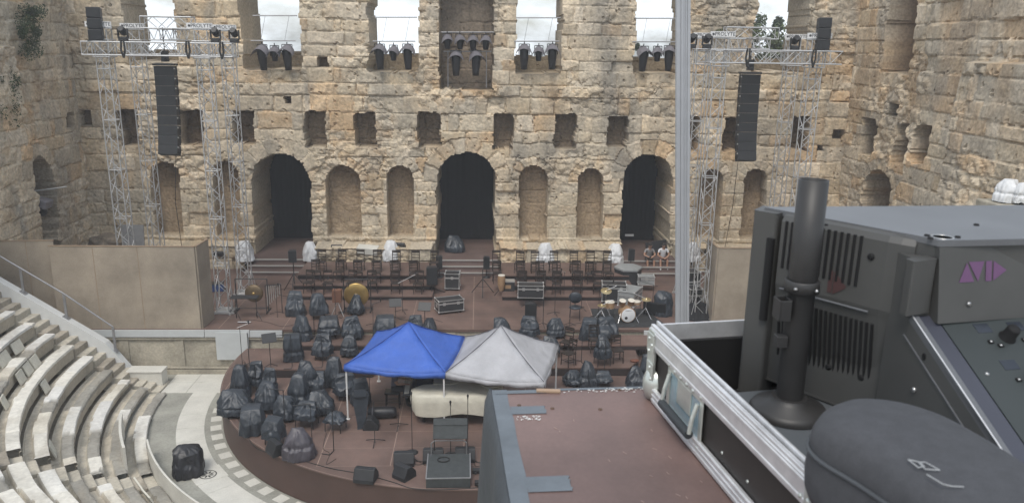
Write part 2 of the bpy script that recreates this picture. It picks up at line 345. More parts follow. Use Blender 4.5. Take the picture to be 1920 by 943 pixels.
# ------------------------------------------------------------------ ground, orchestra floor, far hill
OC = Vector((-.4, 26.8, 0)); SR = 8.45
g = MB(); g.quad((-120, -60, -.02), (120, -60, -.02), (120, 75, -.02), (-120, 75, -.02)); tag(g.build('ground', M['dust']), kind='structure')
def ring(r0, r1, z, n=160, a0=0., a1=2 * pi, skip=None):
    b = MB()
    for k in range(n):
        a, c = a0 + (a1 - a0) * k / n, a0 + (a1 - a0) * (k + 1) / n
        p = lambda r, t: (OC.x + r * cos(t), OC.y + r * sin(t), z)
        b.quad(p(r0, a), p(r1, a), p(r1, c), p(r0, c))
    return b
tag(ring(0, 11.6, 0.0).build('orchestra_floor', M['grey_marble']), kind='structure')
wr = MB()
def arcslab(b, r0, r1, a, c, z0, z1, n=4, mi=0):
    p = lambda r, t, z: (OC.x + r * cos(t), OC.y + r * sin(t), z)
    for k in range(n):
        s, e = a + (c - a) * k / n, a + (c - a) * (k + 1) / n
        b.add([p(r0, s, z0), p(r1, s, z0), p(r1, e, z0), p(r0, e, z0), p(r0, s, z1), p(r1, s, z1), p(r1, e, z1), p(r0, e, z1)],
              [(4, 5, 6, 7), (0, 1, 5, 4), (1, 2, 6, 5), (2, 3, 7, 6), (3, 0, 4, 7)], mi)
k = 0; a = radians(166)
while a < radians(374):
    da = rnd.uniform(.10, .19); arcslab(wr, 9.02, 9.88, a, a + da - .0012, -.05, .006 + rnd.uniform(0, .003)); a += da
for k in range(7):                                                        # flags beside the stage wall
    wr.box((-10.6 - .05 * k, 27.2 + .0 * k, -.02), (.01, .01, .02))
for i in range(3):
    for j in range(2): wr.box((-11.0 + .92 * i, 28.15 - .95 * j + .0, -.02 + .001 * i), (.9, .93, .06))
tag(wr.build('white_marble_pavement', M['white_marble']), kind='structure')
tl = MB()
for k in range(48):
    t = radians(172) + k * .0775
    if t < radians(372): tl.box((OC.x + 8.66 * cos(t), OC.y + 8.66 * sin(t), -.02), (.34, .36, .052), R=Matrix.Rotation(t, 3, 'Z'))
tag(tl.build('checker_pavement', M['white_marble']), kind='structure')
rs = MB(); pr = G(390, 890, 0); th = atan2(pr.y - OC.y, pr.x - OC.x); Rt = Matrix.Rotation(th, 3, 'Z')
rs.box((pr.x, pr.y, 0), (.92, .80, .03), R=Rt)
M['ink'] = mat('dark_inlay', (.05, .05, .045), .7)
for k in range(8):
    t = k * pi / 4; c_ = Vector((cos(t) * .12, sin(t) * .12, 0)); n_ = Vector((-sin(t), cos(t), 0)); e_ = Vector((cos(t), sin(t), 0))
    rs.add([Vector((pr.x, pr.y, .019)) + Rt @ q for q in (e_ * .03, c_ + n_ * .035, e_ * .2, c_ - n_ * .035)], [(0, 1, 2, 3)] if False else [(3, 2, 1, 0)], 1)
for k in range(28):
    t, t2 = 2 * pi * k / 28, 2 * pi * (k + 1) / 28
    rs.add([Vector((pr.x + r_ * cos(q_), pr.y + r_ * sin(q_), .019)) for r_, q_ in ((.215, t), (.25, t), (.25, t2), (.215, t2))], [(0, 1, 2, 3)], 1)
tag(rs.build('rosette_paving', [M['white_marble'], M['ink']]), kind='structure')

# ------------------------------------------------------------------ stone seating
MAR = np.array(((.66, .635, .57), (.70, .675, .61), (.62, .585, .505), (.68, .665, .62), (.60, .555, .47), (.65, .64, .61)))
SEAT = thing('stone_seating', 'curved tiers of worn white marble seats with broken grey stone risers', 'amphitheatre seating')
RUN = .62
def tier_z(k): return (.22, .42, .62)[k] if k < 3 else .62 + .42 * (k - 2) if k < 16 else .62 + .42 * 13 + .34 * (k - 15)
AIS = radians(214.5)
def tier(k, a0, a1, fine, mt):
    r0 = 10.72 + RUN * k; st = .055 if fine else .14; rm = r0 + .4
    s = np.concatenate([[0, .012], np.arange(.03, .45, .05 if fine else .1), [.452, .47], np.arange(.5, RUN, .06 if fine else .12), [RUN]])
    s = np.concatenate([[-.002, -.001], s])
    t = np.arange(a0, a1 + st / rm, st / rm)
    ss, tt = np.meshgrid(s, t, indexing='ij'); arc = tt * rm
    r = np.random.RandomState(500 + k); ub = [a0 * rm - .5]
    while ub[-1] < a1 * rm + 1: ub.append(ub[-1] + r.uniform(.7, 2.2))
    ub = np.array(ub); j = np.clip(np.searchsorted(ub, arc + .03 * (fbm(arc * 3, ss * 4, k) - .5)) - 1, 0, len(ub) - 2); bid = j + 100 * k
    e = np.minimum(arc - ub[j], ub[j + 1] - arc); r1, r2, r3 = h1(bid, 1), h1(bid, 2), h1(bid, 3)
    broke = (r1 < (.17 if k > 3 else .5)).astype(float) * np.ones_like(ss)
    wx, wy = arc, ss + r0; f = fbm(wx * 1.2, wy * 1.2, k, 4); ff = fbm(wx * 5, wy * 5, k + 40, 4, .6)
    wid = .37 + .08 * (r2 - .5) + .09 * (f - .5) * (r3 > .4)
    seat = ss < wid
    zk = tier_z(k); zp = tier_z(k - 1) - .09 if k else -.05
    z = np.where(seat, zk - .012 * r1 + (ff - .5) * .022 - .10 * broke * (.5 + ff) - .04 * np.exp(-(e / .012) ** 2), zk - .13 - .06 * broke + (ff - .5) * .08 + (f - .5) * .08)
    edge = np.clip((.05 - ss) / .05, 0, 1); z = z - edge * .035 * ff - broke * edge * .12 * f
    rr = r0 + ss + (f - .5) * .05 * (ss < .02) + broke * .10 * (ff - .2) * (ss < .03)
    last = ss > RUN - .001; z = np.where(last, zk - .16, z)
    z[0] = zp; rr[0] = r0 + .05 + .04 * ff[0]; z[1] = np.maximum(zp + .02, z[2] - .11); rr[1] = r0 + .045 + .03 * ff[1]
    z[2] = z[3] - .085; 
    c = MAR[(h1(bid, 5) * 5.99).astype(int)] * (.88 + .2 * r3)[..., None]
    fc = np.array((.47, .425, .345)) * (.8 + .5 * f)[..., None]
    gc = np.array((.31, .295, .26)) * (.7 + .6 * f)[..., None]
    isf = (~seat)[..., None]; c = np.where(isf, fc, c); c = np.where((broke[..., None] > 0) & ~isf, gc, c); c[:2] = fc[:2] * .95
    c = c * (.86 + .28 * ff)[..., None]; stn = np.clip((fbm(wx * .9, wy * 2, k + 90, 4) - .55) * 6, 0, 1) * .35; c = c + (np.array((.30, .26, .20)) - c) * stn[..., None]
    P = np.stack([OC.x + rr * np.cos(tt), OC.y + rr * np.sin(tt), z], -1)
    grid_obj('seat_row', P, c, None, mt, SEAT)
for k in range(26):
    r0 = 10.72 + RUN * k
    if k < 14:
        aa = pi + math.asin(.12 / r0) if k > 2 else pi + math.asin(.25 / r0)
        tier(k, aa, AIS - .42 / r0, True, M['marble']); tier(k, AIS + .42 / r0, radians(262), True, M['marble'])
        tier(k, radians(262) + .0, 2 * pi, False, M['marble'])
    else: tier(k, pi + .95 / r0, AIS - .42 / r0, k < 12, M['marble']); tier(k, AIS + .42 / r0, 2 * pi, False, M['marble'])
# radial stairs: along the stage side, and the aisle
def steps(a, side, w, parent, name):
    b = MB(); Rz = Matrix.Rotation(a, 3, 'Z')
    for k in range(26):
        for h in (0, 1):
            r0 = 10.72 + RUN * k + h * RUN / 2; zt = tier_z(k) - .16 + (h * (tier_z(k + 1) - tier_z(k)) / 2 if k < 25 else .2) - .06 + rnd.uniform(-.02, .02)
            ww = w + rnd.uniform(-.04, .04)
            c = Rz @ Vector((r0 + RUN / 4 + .06, side, 0)); b.box((OC.x + c.x, OC.y + c.y, zt - .35), (RUN / 2 + .1, ww, .7), mi=0 if rnd.random() > .3 else 1, R=Rz @ Matrix.Rotation(rnd.uniform(-.03, .03), 3, 'Z'))
    return b.build(name, [M['step_marble'], M['step_grey']], parent, .02)
M['step_marble'] = mat('stair_marble', (.50, .46, .38), .8, var=.14, scale=1.4, bump=.3, bscale=12, fine=.12)
M['step_grey'] = mat('stair_grey_stone', (.36, .32, .26), .85, var=.18, scale=1.6, bump=.4, bscale=12, fine=.14)
steps(pi, -.36, .95, SEAT, 'stairs'); steps(AIS, 0, .8, SEAT, 'aisle_steps')
# white kerb of the stage-side stair, with its handrail
KY = 27.72
def kerb():
    b = MB(); pts = []
    for k in range(4, 27):
        r0 = 10.72 + RUN * k; pts.append((OC.x - r0, tier_z(k) + .12))
    p0 = (OC.x - 10.72 - 1.75, .55); P = [p0] + pts[0:]
    P = [(x, z) for x, z in P]; n = len(P)
    for (xa, za), (xb, zb) in zip(P[:-1], P[1:]):
        vs = [(xa, KY - .13, za - 1.5), (xb, KY - .13, zb - 1.5), (xb, KY + .2, zb - 1.5), (xa, KY + .2, za - 1.5), (xa, KY - .13, za), (xb, KY - .13, zb), (xb, KY + .2, zb), (xa, KY + .2, za)]
        b.add(vs, [(4, 7, 6, 5), (0, 4, 5, 1), (2, 6, 7, 3), (0, 1, 2, 3), (1, 5, 6, 2), (3, 7, 4, 0)])
    return P, b
KP, kb = kerb()
ko = kb.build('stair_kerb', M['whitepaint']); tag(ko, 'long sloping white painted kerb edging the seating stairs beside the stage', 'kerb')
def kz(x):
    for (xa, za), (xb, zb) in zip(KP[:-1], KP[1:]):
        if xb <= x <= xa: return za + (zb - za) * (x - xa) / (xb - xa)
    return KP[0][1]
hr = thing('handrail', 'sloping grey metal handrail on three flat posts above the white stair kerb', 'handrail', (0, 0, 0))
hb = MB(); xs = [-13.35, -14.95, -16.35, -18.3]
tp = [Vector((x, KY + .06, kz(x) + .92)) for x in xs]; hb.path(tp, .032, 8); hb.build('rail', M['steel'], hr)
for x in xs[:3]:
    p = MB(); z = kz(x); p.box((x, KY + .06, z + .46), (.09, .03, .90)); p.box((x, KY + .06, z + .012), (.24, .2, .02), R=Matrix.Rotation(.62, 3, 'Y')); p.build('post', M['steel'], hr)
wb = MB(); wb.box((-12.15, 27.45, .30), (1.25, .5, .56)); wb.box((-12.15, 27.45, .61), (1.3, .56, .07)); wb.build('marble_block', M['white_marble'], None, .015)
tag(bpy.data.objects['marble_block'], 'white squared marble block at the foot of the stair kerb', 'stone block')
# rubble bank between kerb and hoarding
def rubble():
    us = np.arange(-18.3, -13.0, .07); vs = np.arange(27.95, 29.6, .07); u, v = np.meshgrid(us, vs, indexing='ij')
    d1, d2, i = worley(u * 2.2, v * 2.4, 3); f = fbm(u, v, 4, 4)
    z = np.interp(-u, [13, 14, 16, 18.4], [.2, .5, 1.9, 3.6]) + (d2 - d1) * .22 + (f - .5) * .9 + (i - .5) * .25
    c = PAL[(i * 6.9).astype(int)] * .75 * (.7 + .6 * fbm(u * 5, v * 5, 9))[..., None]
    o = grid_obj('rubble', np.stack([u, v, z], -1), c, None, M['stone']); tag(o, kind='stuff')
rubble()
# loose marble slabs leaning on the rows
def slab(k, deg, lean=.28, w=.5, h=.44, off=0., lay=False, tw=0.):
    a = radians(deg); r0 = 10.72 + RUN * k; zt = tier_z(k - 1) - .12 if k else 0.
    b = MB(); b.box((0, 0, h / 2), (.045, w, h)); o = b.build('loose_marble_tablet', M['slab'], None, .006)
    er = Vector((cos(a), sin(a), 0)); rr = r0 - .02 - .12 - off
    if lay: o.location = (OC.x + (r0 + .3) * cos(a), OC.y + (r0 + .3) * sin(a), tier_z(k) + .035); o.rotation_euler = Euler((0, pi / 2 - .08, a + tw))
    else: o.location = (OC.x + rr * cos(a), OC.y + rr * sin(a), zt); o.rotation_euler = Euler((tw, lean, a))
    return o
M['slab'] = mat('loose_marble_slab', (.62, .60, .52), .7, var=.08, scale=4, bump=.1, bscale=25, fine=.06)
# ------------------------------------------------------------------ stages, steps, hoardings
MZ, EZ = 1.8, 1.1
def joints(b, x0, x1, y0, y1, z, sx, sy, mi, inside=lambda x, y: True):
    x = x0
    while x <= x1:
        y = y0
        while y < y1 - .01:
            ye = min(y + sy, y1)
            if inside(x, y) and inside(x, ye): b.quad((x - .012, y, z), (x + .012, y, z), (x + .012, ye, z), (x - .012, ye, z), mi)
            y = ye
        x += sx
    y = y0
    while y <= y1:
        x = x0
        while x < x1 - .01:
            xe = min(x + sx, x1)
            if inside(x, y) and inside(xe, y): b.quad((x, y - .007, z), (xe, y - .007, z), (xe, y + .007, z), (x, y + .007, z), mi)
            x = xe
        y += sy
st = thing('main_stage', 'wide raised stage with brown deck running along the ruined wall', 'stage')
b = MB(); b.prism([(-17.4, 28.45), (17.0, 28.45), (17.0, 37.6), (-17.4, 37.6)], 1.70, MZ); joints(b, -17, 16.6, 28.5, 35.6, MZ + .003, 2.4, 1.2, 1)
b.build('deck', [M['deck'], M['deck_joint']], st)
b = MB(); b.box((-.2, 28.56, .84), (34.4, .10, 1.68)); M['front_wall'] = mat('pale_stage_front_stone', (.44, .40, .32), .85, var=.22, scale=1.1, bump=.3, bscale=12, fine=.16)
for x in np.arange(-15.4, 16, 2.05): b.box((x, 28.49, .84), (.34, .05, 1.66))
b.box((-.2, 28.47, .10), (34.4, .16, .20)); b.box((-.2, 28.44, .26), (34.4, .10, .06)); b.box((-.2, 28.46, 1.44), (34.4, .08, .10))
b.build('front_wall', M['front_wall'], st, .01)
b = MB(); b.box((-13.1, 28.40, 1.655), (5.6, .05, .28)); b.box((-9.45, 28.40, 1.655), (1.66, .052, .28)); b.box((-8.0, 28.40, 1.645), (1.2, .05, .26)); b.box((-9.28, 28.37, 1.16), (1.22, .04, 1.1))
b.build('fascia_board', M['offwhite'], st, .004)
ex = thing('orchestra_stage', 'low round fronted stage with red brown deck covering the orchestra', 'stage')
aa = math.acos((28.3 - OC.y) / SR) ; arc = []
t0 = pi / 2 + aa; t1 = pi / 2 - aa + 2 * pi
for k in range(97): t = t0 + (t1 - t0) * k / 96; arc.append((OC.x + SR * cos(t), OC.y + SR * sin(t)))
b = MB(); b.prism(arc, EZ - .03, EZ)
ins = lambda x, y: hypot(x - OC.x, y - OC.y) < SR - .03
joints(b, OC.x - 8.0, OC.x + 8.4, OC.y - 8.2, 28.2, EZ + .003, 2.0, 1.0, 1, ins); b.build('deck', [M['deck'], M['deck_joint']], ex)
b = MB(); sh = [(OC.x + (x - OC.x) * .998, OC.y + (y - OC.y) * .998) for x, y in arc]; b.prism(sh, .02, EZ - .03, sm=True); b.build('fascia', M['deck_edge'], ex)
b = MB()
arcslab(b, SR - .045, SR - .033, t0 + .01, t1 - .01, EZ + .002, EZ + .006, 96)
b.build('edge_strip', M['deck_joint'], ex)
# platforms on the orchestra stage
def plat(name, label, poly, z0, z1):
    r = thing(name, label, 'platform'); b = MB(); b.prism(poly, z1 - .05, z1); b.build('deck', M['deck'], r)
    cx = sum(p[0] for p in poly) / len(poly); cy = sum(p[1] for p in poly) / len(poly)
    b = MB(); b.prism([(cx + (x - cx) * .985, cy + (y - cy) * .985) for x, y in poly], z0 + .002, z1 - .05); b.build('skirt', M['riser_dark'], r)
PZ, QZ = 1.42, 1.62
def pp(px, z): return [tuple(G(x, y, z)[:2]) for x, y in px]
plat('platform', 'low brown platform with slanting end under the black covered chairs near the white board', pp([(472, 657), (456, 673), (470, 692), (700, 692), (700, 657)], PZ), EZ, PZ)
plat('platform', 'low brown platform with slanting end beside the grey canopy, under bare black chairs', pp([(1010, 689), (1180, 689), (1198, 675), (1191, 655), (1010, 655)][::-1], PZ), EZ, PZ)
plat('platform', 'upper narrow brown platform against the stage front behind the grey canopy', [(.9, G(1100, 647, QZ).y), (6.6, G(1100, 647, QZ).y), (6.6, 28.35), (.9, 28.35)], PZ + .004, QZ)
plat('platform', 'upper narrow brown platform against the stage front behind the blue canopy', [(-6.6, G(600, 647, QZ).y), (-1.6, G(600, 647, QZ).y), (-1.6, 28.35), (-6.6, 28.35)], PZ + .004, QZ)
# choir risers behind
def riser(label, x0, x1):
    r = thing('choir_riser', label, 'riser', group='stepped chair risers')
    for k, (ya, yb, z) in enumerate(((31.95, 32.85, 2.0), (32.85, 33.75, 2.2), (33.75, 35.9, 2.4))):
        b = MB(); b.box(((x0 + x1) / 2, (ya + yb) / 2, z - .025), (x1 - x0, yb - ya - .004, .05)); b.box(((x0 + x1) / 2, (ya + yb) / 2 + .03, (z - .052 + MZ) / 2 + .001), (x1 - x0 - .04, yb - ya - .07, z - .054 - MZ), 1)
        b.build('tier', [M['deck'], M['riser_dark']], r)
riser('three tier brown riser holding rows of black chairs, gong in front', -8.0, -1.95)
riser('three tier brown riser holding rows of black chairs, drum kit in front', 1.0, 6.75)
# steps up to the three doors, passage floors, black cloths closing the doors
M['nosing'] = mat('pale_step_nosing', (.50, .48, .45), .5, metal=.2, var=.05)
M['stepdeck'] = mat('worn_brown_grey_deck', (.135, .092, .080), .7, var=.15, scale=.8, fine=.1)
for x0, x1, lab in ((-10.85, -7.95, 'left arched door beside the lighting tower'), (-2.0, .95, 'tall central arched door'), (6.95, 9.6, 'right arched door, where two people sit')):
    r = thing('door_steps', 'brown steps with pale nosings below the ' + lab, 'steps')
    b = MB(); n = MB()
    for k in range(3):
        ya = 35.65 + .46 * k; za = MZ + .18 * (k + 1); b.box(((x0 + x1) / 2, (ya + 37.9) / 2, za - .09), (x1 - x0 - .01 * k, 37.9 - ya, .178)); n.box(((x0 + x1) / 2, ya - .008, za - .02), (x1 - x0 - .02, .03, .055))
    b.build('treads', M['stepdeck'], r); n.build('nosing', M['nosing'], r)
    b = MB(); b.box(((x0 + x1) / 2, 39.55, MZ + .44), (x1 - x0 + .1, 3.28, .19)); o = b.build('passage_floor', M['stepdeck'], r)
for x0, x1, lab in ((-10.9, -7.9, 'left'), (-2.2, 1.0, 'central'), (6.8, 9.6, 'right')):
    b = MB(); n = 24; Y0 = 40.75
    for k in range(n):
        xa, xb = x0 + (x1 - x0) * k / n, x0 + (x1 - x0) * (k + 1) / n; ya, yb = Y0 + .014 * (k % 2), Y0 + .014 * ((k + 1) % 2)
        b.add([(xa, ya, 2.34), (xb, yb, 2.34), (xb, yb, 7.6), (xa, ya, 7.6), (xa, ya + .02, 2.34), (xb, yb + .02, 2.34), (xb, yb + .02, 7.6), (xa, ya + .02, 7.6)], [(0, 1, 2, 3), (5, 4, 7, 6)])
    tag(b.build('stage_curtain', M['black_cloth']), f'black cloth hanging deep inside the {lab} arched doorway', 'curtain')
# hoardings
def hoarding(label, panels, seams):
    r = thing('hoarding', label, 'hoarding')
    for (xa, ya, xb, yb, z0, z1) in panels:
        d = Vector((xb - xa, yb - ya, 0)); L = d.length; b = MB(); b.box((0, 0, (z1 - z0) / 2), (L, .06, z1 - z0)); b.box((0, -.004, z1 - z0 + .015), (L + .02, .09, .03), 1)
        for sx in seams:
            if 0 < sx < L: b.box((sx - L / 2, -.031, (z1 - z0) / 2), (.025, .006, z1 - z0 - .02), 1)
        o = b.build('board', [M['hoarding'], M['board_edge']], r); o.location = ((xa + xb) / 2, (ya + yb) / 2, z0); o.rotation_euler = (0, 0, atan2(d.y, d.x))
M['board_edge'] = mat('board_edge', (.30, .22, .15), .7)
hoarding('long beige boarded screen on the stage edge in front of the lighting towers', [(-15.65, 28.53, -10.44, 28.53, MZ, 4.98), (-10.41, 28.56, -10.35, 29.7, MZ, 4.98), (-18.2, 28.75, -15.70, 28.95, 1.7, 5.08)], [1.55, 3.15])
hoarding('beige boarded screen behind the mixing console', [(9.28, 29.2, 14.5, 29.2, MZ, 4.86), (9.25, 29.23, 9.23, 30.6, MZ, 4.86)], [2.0])
# boulder and grey board behind the long screen
def rock(name, label, c, r, seed, mt='stone', cat='rock', col=(.26, .21, .15)):
    bm = bmesh.new(); bmesh.ops.create_icosphere(bm, subdivisions=4, radius=1)
    for v in bm.verts:
        n = v.co.copy(); k = 1 + .16 * math.sin(n.x * 3.1 + seed) * math.cos(n.y * 2.7 + seed * 2) + .07 * math.sin(n.z * 7 + n.x * 5 + seed); v.co = Vector((n.x * r[0], n.y * r[1], n.z * r[2])) * k
    me = bpy.data.meshes.new(name); bm.to_mesh(me); bm.free(); me.materials.append(mt); o = bpy.data.objects.new(name, me); COL.objects.link(o); o.location = c
    return tag(o, label, cat)
M['rock'] = mat('brown_grey_rock', (.24, .195, .145), .9, var=.2, scale=2, bump=.6, bscale=8, fine=.2)
rock('boulder', 'rounded brown boulder lying behind the long beige screen', AY(200, 452, 36.2) - Vector((0, 0, .1)), (.75, .5, .45), 2, M['rock'])
b = MB(); c = AY(250, 452, 35.9); b.box(c, (1.0, .06, 1.5), R=Matrix.Rotation(-.12, 3, 'X')); tag(b.build('grey_board', mat('grey_board', (.26, .26, .26), .7)), 'plain grey board leaning on the wall behind the long beige screen', 'board')
# ------------------------------------------------------------------ lighting towers, trusses, loudspeakers
M['spk'] = mat('black_speaker', (.022, .023, .026), .55, var=.12, scale=5, bump=.05, bscale=60)
M['grille'] = mat('speaker_grille', (.013, .014, .016), .7, var=.1)
M['blackmetal'] = mat('black_metal', (.02, .02, .022), .5, var=.1)
M['hood'] = mat('grey_lamp_cover', (.17, .16, .175), .55, var=.15, scale=6)
M['lens'] = mat('lamp_lens', (.03, .035, .045), .12, var=.05)
M['signwhite'] = mat('white_sign', (.66, .66, .66), .5, var=.03)
M['ink2'] = mat('sign_ink', (.03, .03, .035), .6, var=.02)
M['cable'] = mat('black_cable', (.018, .018, .018), .6, var=.05)
def truss(b, p, q, s, seg, r=.024, rd=.0135, mi=0, n=5):
    p, q = Vector(p), Vector(q); x, y, d, L = frame(p, q); N = max(1, round(L / seg)); h = s / 2
    cs = [x * h + y * h, x * -h + y * h, x * -h + y * -h, x * h + y * -h]
    for c in cs: b.tube(p + c, q + c, r, n, mi)
    for i in range(N):
        a, e = p + d * (L * i / N), p + d * (L * (i + 1) / N)
        for k in range(4):
            c0, c1 = cs[k], cs[(k + 1) % 4]
            if i % 2: c0, c1 = c1, c0
            b.tube(a + c0, e + c1, rd, 4, mi, caps=False)
    for i in range(0, N + 1, max(1, N // max(1, round(L / 2.0)))):
        a = p + d * (L * i / N)
        for k in range(4): b.tube(a + cs[k], a + cs[(k + 1) % 4], rd * 1.25, 4, mi, caps=False)
def text_mesh(name, s, size, m, parent, ext=.004):
    cu = bpy.data.curves.new(name, 'FONT'); cu.body = s; cu.size = size; cu.extrude = ext; cu.align_x = 'CENTER'; cu.align_y = 'CENTER'; cu.resolution_u = 4
    o = bpy.data.objects.new('tmp', cu); COL.objects.link(o); dg = bpy.context.evaluated_depsgraph_get(); dg.update()
    me = bpy.data.meshes.new_from_object(o.evaluated_get(dg)); bpy.data.objects.remove(o); me.materials.clear(); me.materials.append(m)
    t = bpy.data.objects.new(name, me); link(t, parent); return t
TT = 11.98
def tower(x, y, lab, sign_dx=0.):
    r = thing('lighting_tower', lab, 'truss tower', (x, y, MZ), 0, 'ground support towers')
    b = MB(); truss(b, (0, 0, .12), (0, 0, 10.85), .46, .46); b.build('mast', M['alu'], r)
    b = MB()
    for s in (-1, 1): b.box((0, .28 * s, .05), (.9, .07, .06)); b.box((.32 * s, 0, .05), (.07, .9, .06))
    for sx in (-1, 1):
        for sy in (-1, 1): b.tube((.4 * sx, .28 * sy, .1), (.24 * sx, .24 * sy, .9), .016, 4)
    b.box((0, 0, .09), (.5, .5, .03)); b.build('base', M['alu'], r)
    b = MB(); z = TT - MZ
    for k in (-1, 1):
        b.tube((-.3, .3 * k, z - .3), (-.3, .3 * k, z + .3), .024, 5); b.tube((.3, .3 * k, z - .3), (.3, .3 * k, z + .3), .024, 5)
        for zz in (-.3, .3): b.tube((-.3, .3 * k, z + zz), (.3, .3 * k, z + zz), .024, 5); b.tube((.3 * k, -.3, z + zz), (.3 * k, .3, z + zz), .024, 5)
    b.build('sleeve_block', M['alu'], r)
    b = MB(); b.box((0, -.27, 11.02), (.92, .05, .19)); b.box((0, 0, 10.9), (.5, .5, .06)); sg = b.build('head_sign', M['signwhite'], r)
    t = text_mesh('lettering', 'PROLYTE', .185, M['ink2'], sg); t.location = (.07, -.298, 11.02); t.rotation_euler = (pi / 2, 0, 0)
    b = MB(); b.tube((-.36, -.298, 11.02), (-.36, -.303, 11.02), .045, 8); b.build('emblem', M['ink2'], sg)
    return r
for x, y, l in ((-10.15, 30.44, 'tall aluminium truss tower nearest the bronze gong frame, front foot on open deck'), (-13.75, 30.44, 'tall aluminium truss tower under the small speaker stack, foot behind the long screen'),
                (-10.0, 32.83, 'tall aluminium truss tower just beside the white wrapped lamp at the side door'), (-13.55, 32.83, 'tall aluminium truss tower behind the long screen, nearest the hanging left speaker array')):
    tower(x, y, l)
for x, y, l in ((8.9, 29.9, 'tall aluminium truss tower beside the big grey post, front foot by black drapes'), (9.03, 32.8, 'tall aluminium truss tower half hidden behind the big grey post'),
                (12.77, 32.8, 'tall thin looking truss tower behind the right hanging speaker array'), (12.5, 29.9, 'tall aluminium truss tower below the speaker stack, rising behind the mixing console')):
    tower(x, y, l)
def htruss(p, q, lab, s=.46):
    b = MB(); truss(b, p, q, s, .46, .026, .0145); return tag(b.build('cross_truss', M['alu']), lab, 'truss', 'horizontal trusses')
htruss((-14.3, 30.09, TT), (-8.95, 30.09, TT), 'long horizontal truss in front of the left towers carrying a speaker stack'); htruss((-13.9, 33.2, TT), (-9.9, 33.2, TT), 'rear horizontal truss behind the left towers')
htruss((-11.8, 30.2, TT + .52), (-11.8, 33.3, TT + .52), 'short truss running back over the left hanging array', .4)
htruss((-12.75, 31.6, TT + .96), (-10.85, 31.6, TT + .96), 'short high truss piece with motor over the left hanging array', .42)
htruss((8.4, 29.55, TT + .06), (13.3, 29.55, TT + .06), 'long horizontal truss in front of the right towers carrying a speaker stack'); htruss((8.9, 33.2, TT), (13.0, 33.2, TT), 'rear horizontal truss behind the right towers')
htruss((10.5, 29.7, TT + .54), (10.5, 33.3, TT + .54), 'short truss running back over the right hanging array', .4)
htruss((9.5, 31.4, TT + .92), (11.55, 31.4, TT + .92), 'short high truss piece with motor over the right hanging array', .42)
def line_array(x, y, lab, mir):
    r = thing('speaker_array', lab, 'line array', (x, y, 11.45), 0, 'hanging line arrays')
    b = MB(); b.box((0, 0, -.03), (.76, .5, .07)); b.box((0, .05, .12), (.12, .5, .1)); b.box((.0, .05, .30), (.22, .2, .34)); b.build('fly_frame', M['blackmetal'], r)
    b = MB(); b.tube((0, .05, .45), (0, .05, 1.3), .02, 5); b.build('chain', M['cable'], r)
    p = Vector((0, -.25, -.08)); ang = radians(1)
    for k in range(9):
        R = Matrix.Rotation(-ang, 3, 'X'); hgt = .36
        b = MB(); c = p + R @ Vector((0, .24, -hgt / 2)); b.box(c, (.72, .36, hgt - .003), 0, R); b.box(c + R @ Vector((0, -.185, 0)), (.70, .012, hgt - .02), 1, R)
        for s in (-1, 1):
            b.box(c + R @ Vector((.367 * s, -.12, .09)), (.014, .1, .05), 2, R); b.box(c + R @ Vector((.365 * s, .11, -.03)), (.012, .12, .16), 1, R)
        b.build('speaker_box', [M['spk'], M['grille'], M['alu']], r); p = p + R @ Vector((0, 0, -hgt)); ang += radians(1.0 if k < 5 else 3.6)
    return r
line_array(-11.72, 30.75, 'long black line array speaker column hanging from the left truss', 1); line_array(10.36, 30.6, 'long black line array speaker column hanging from the right truss', -1)
def sub_stack(x, y, z, lab, rz):
    r = thing('speaker_stack', lab, 'speaker stack', (x, y, z), rz, 'speaker stacks on the trusses')
    for k in range(3):
        R = Matrix.Rotation(radians(-3 * k), 3, 'X'); b = MB(); c = Vector((0, .03 * k, .2 + .375 * k)); b.box(c, (.46, .42, .365), 0, R); b.box(c + R @ Vector((0, -.212, 0)), (.42, .02, .32), 1, R)
        b.build('speaker_box', [M['spk'], M['grille']], r, .01)
    b = MB(); b.box((0, 0, .0), (.54, .45, .03)); b.build('base_frame', M['blackmetal'], r)
sub_stack(-13.82, 30.09, TT + .27, 'stack of three black speakers standing on the left end of the left truss', .25); sub_stack(12.62, 29.6, TT + .33, 'stack of three black speakers standing on the right end of the right truss', -.2)
def spot(x, y, z, lab, rz=0, up=1):
    r = thing('moving_light', lab, 'stage light', (x, y, z), rz, 'small lamps clamped on the trusses')
    b = MB(); b.box((0, 0, .07), (.3, .22, .14)); b.build('base', M['blackmetal'], r, .02)
    b = MB()
    for s in (-1, 1): b.box((.17 * s, 0, .28), (.035, .1, .34))
    b.box((0, 0, .145), (.31, .1, .03))
    b.build('yoke', M['blackmetal'], r)
    b = MB(); b.lathe([(.08, -.2), (.13, -.14), (.13, .1), (.1, .2)], 12, R=Matrix.Rotation(1.1, 3, 'X'), c=(0, 0, .36)); b.build('lamp_head', M['blackmetal'], r)
for (px, py, Y, l) in ((405, 74, 30.0, 'black moving lamp on the left truss beside a tower head'), (440, 78, 30.0, 'black moving lamp at the inner end of the left truss'), (232, 76, 30.6, 'small black lamp on the left truss beside the speaker stack tower')):
    p = AY(px, py + 4, Y); spot(p.x, Y, TT + .26, l)
for (px, py, Y, l) in ((1325, 90, 29.5, 'black moving lamp on the right truss beside the grey post'), (1296, 92, 29.5, 'black moving lamp at the inner end of the right truss'), (1490, 90, 30.0, 'small black lamp on the right truss near the speaker stack')):
    p = AY(px, py, Y); spot(p.x, Y, TT + .32, l)
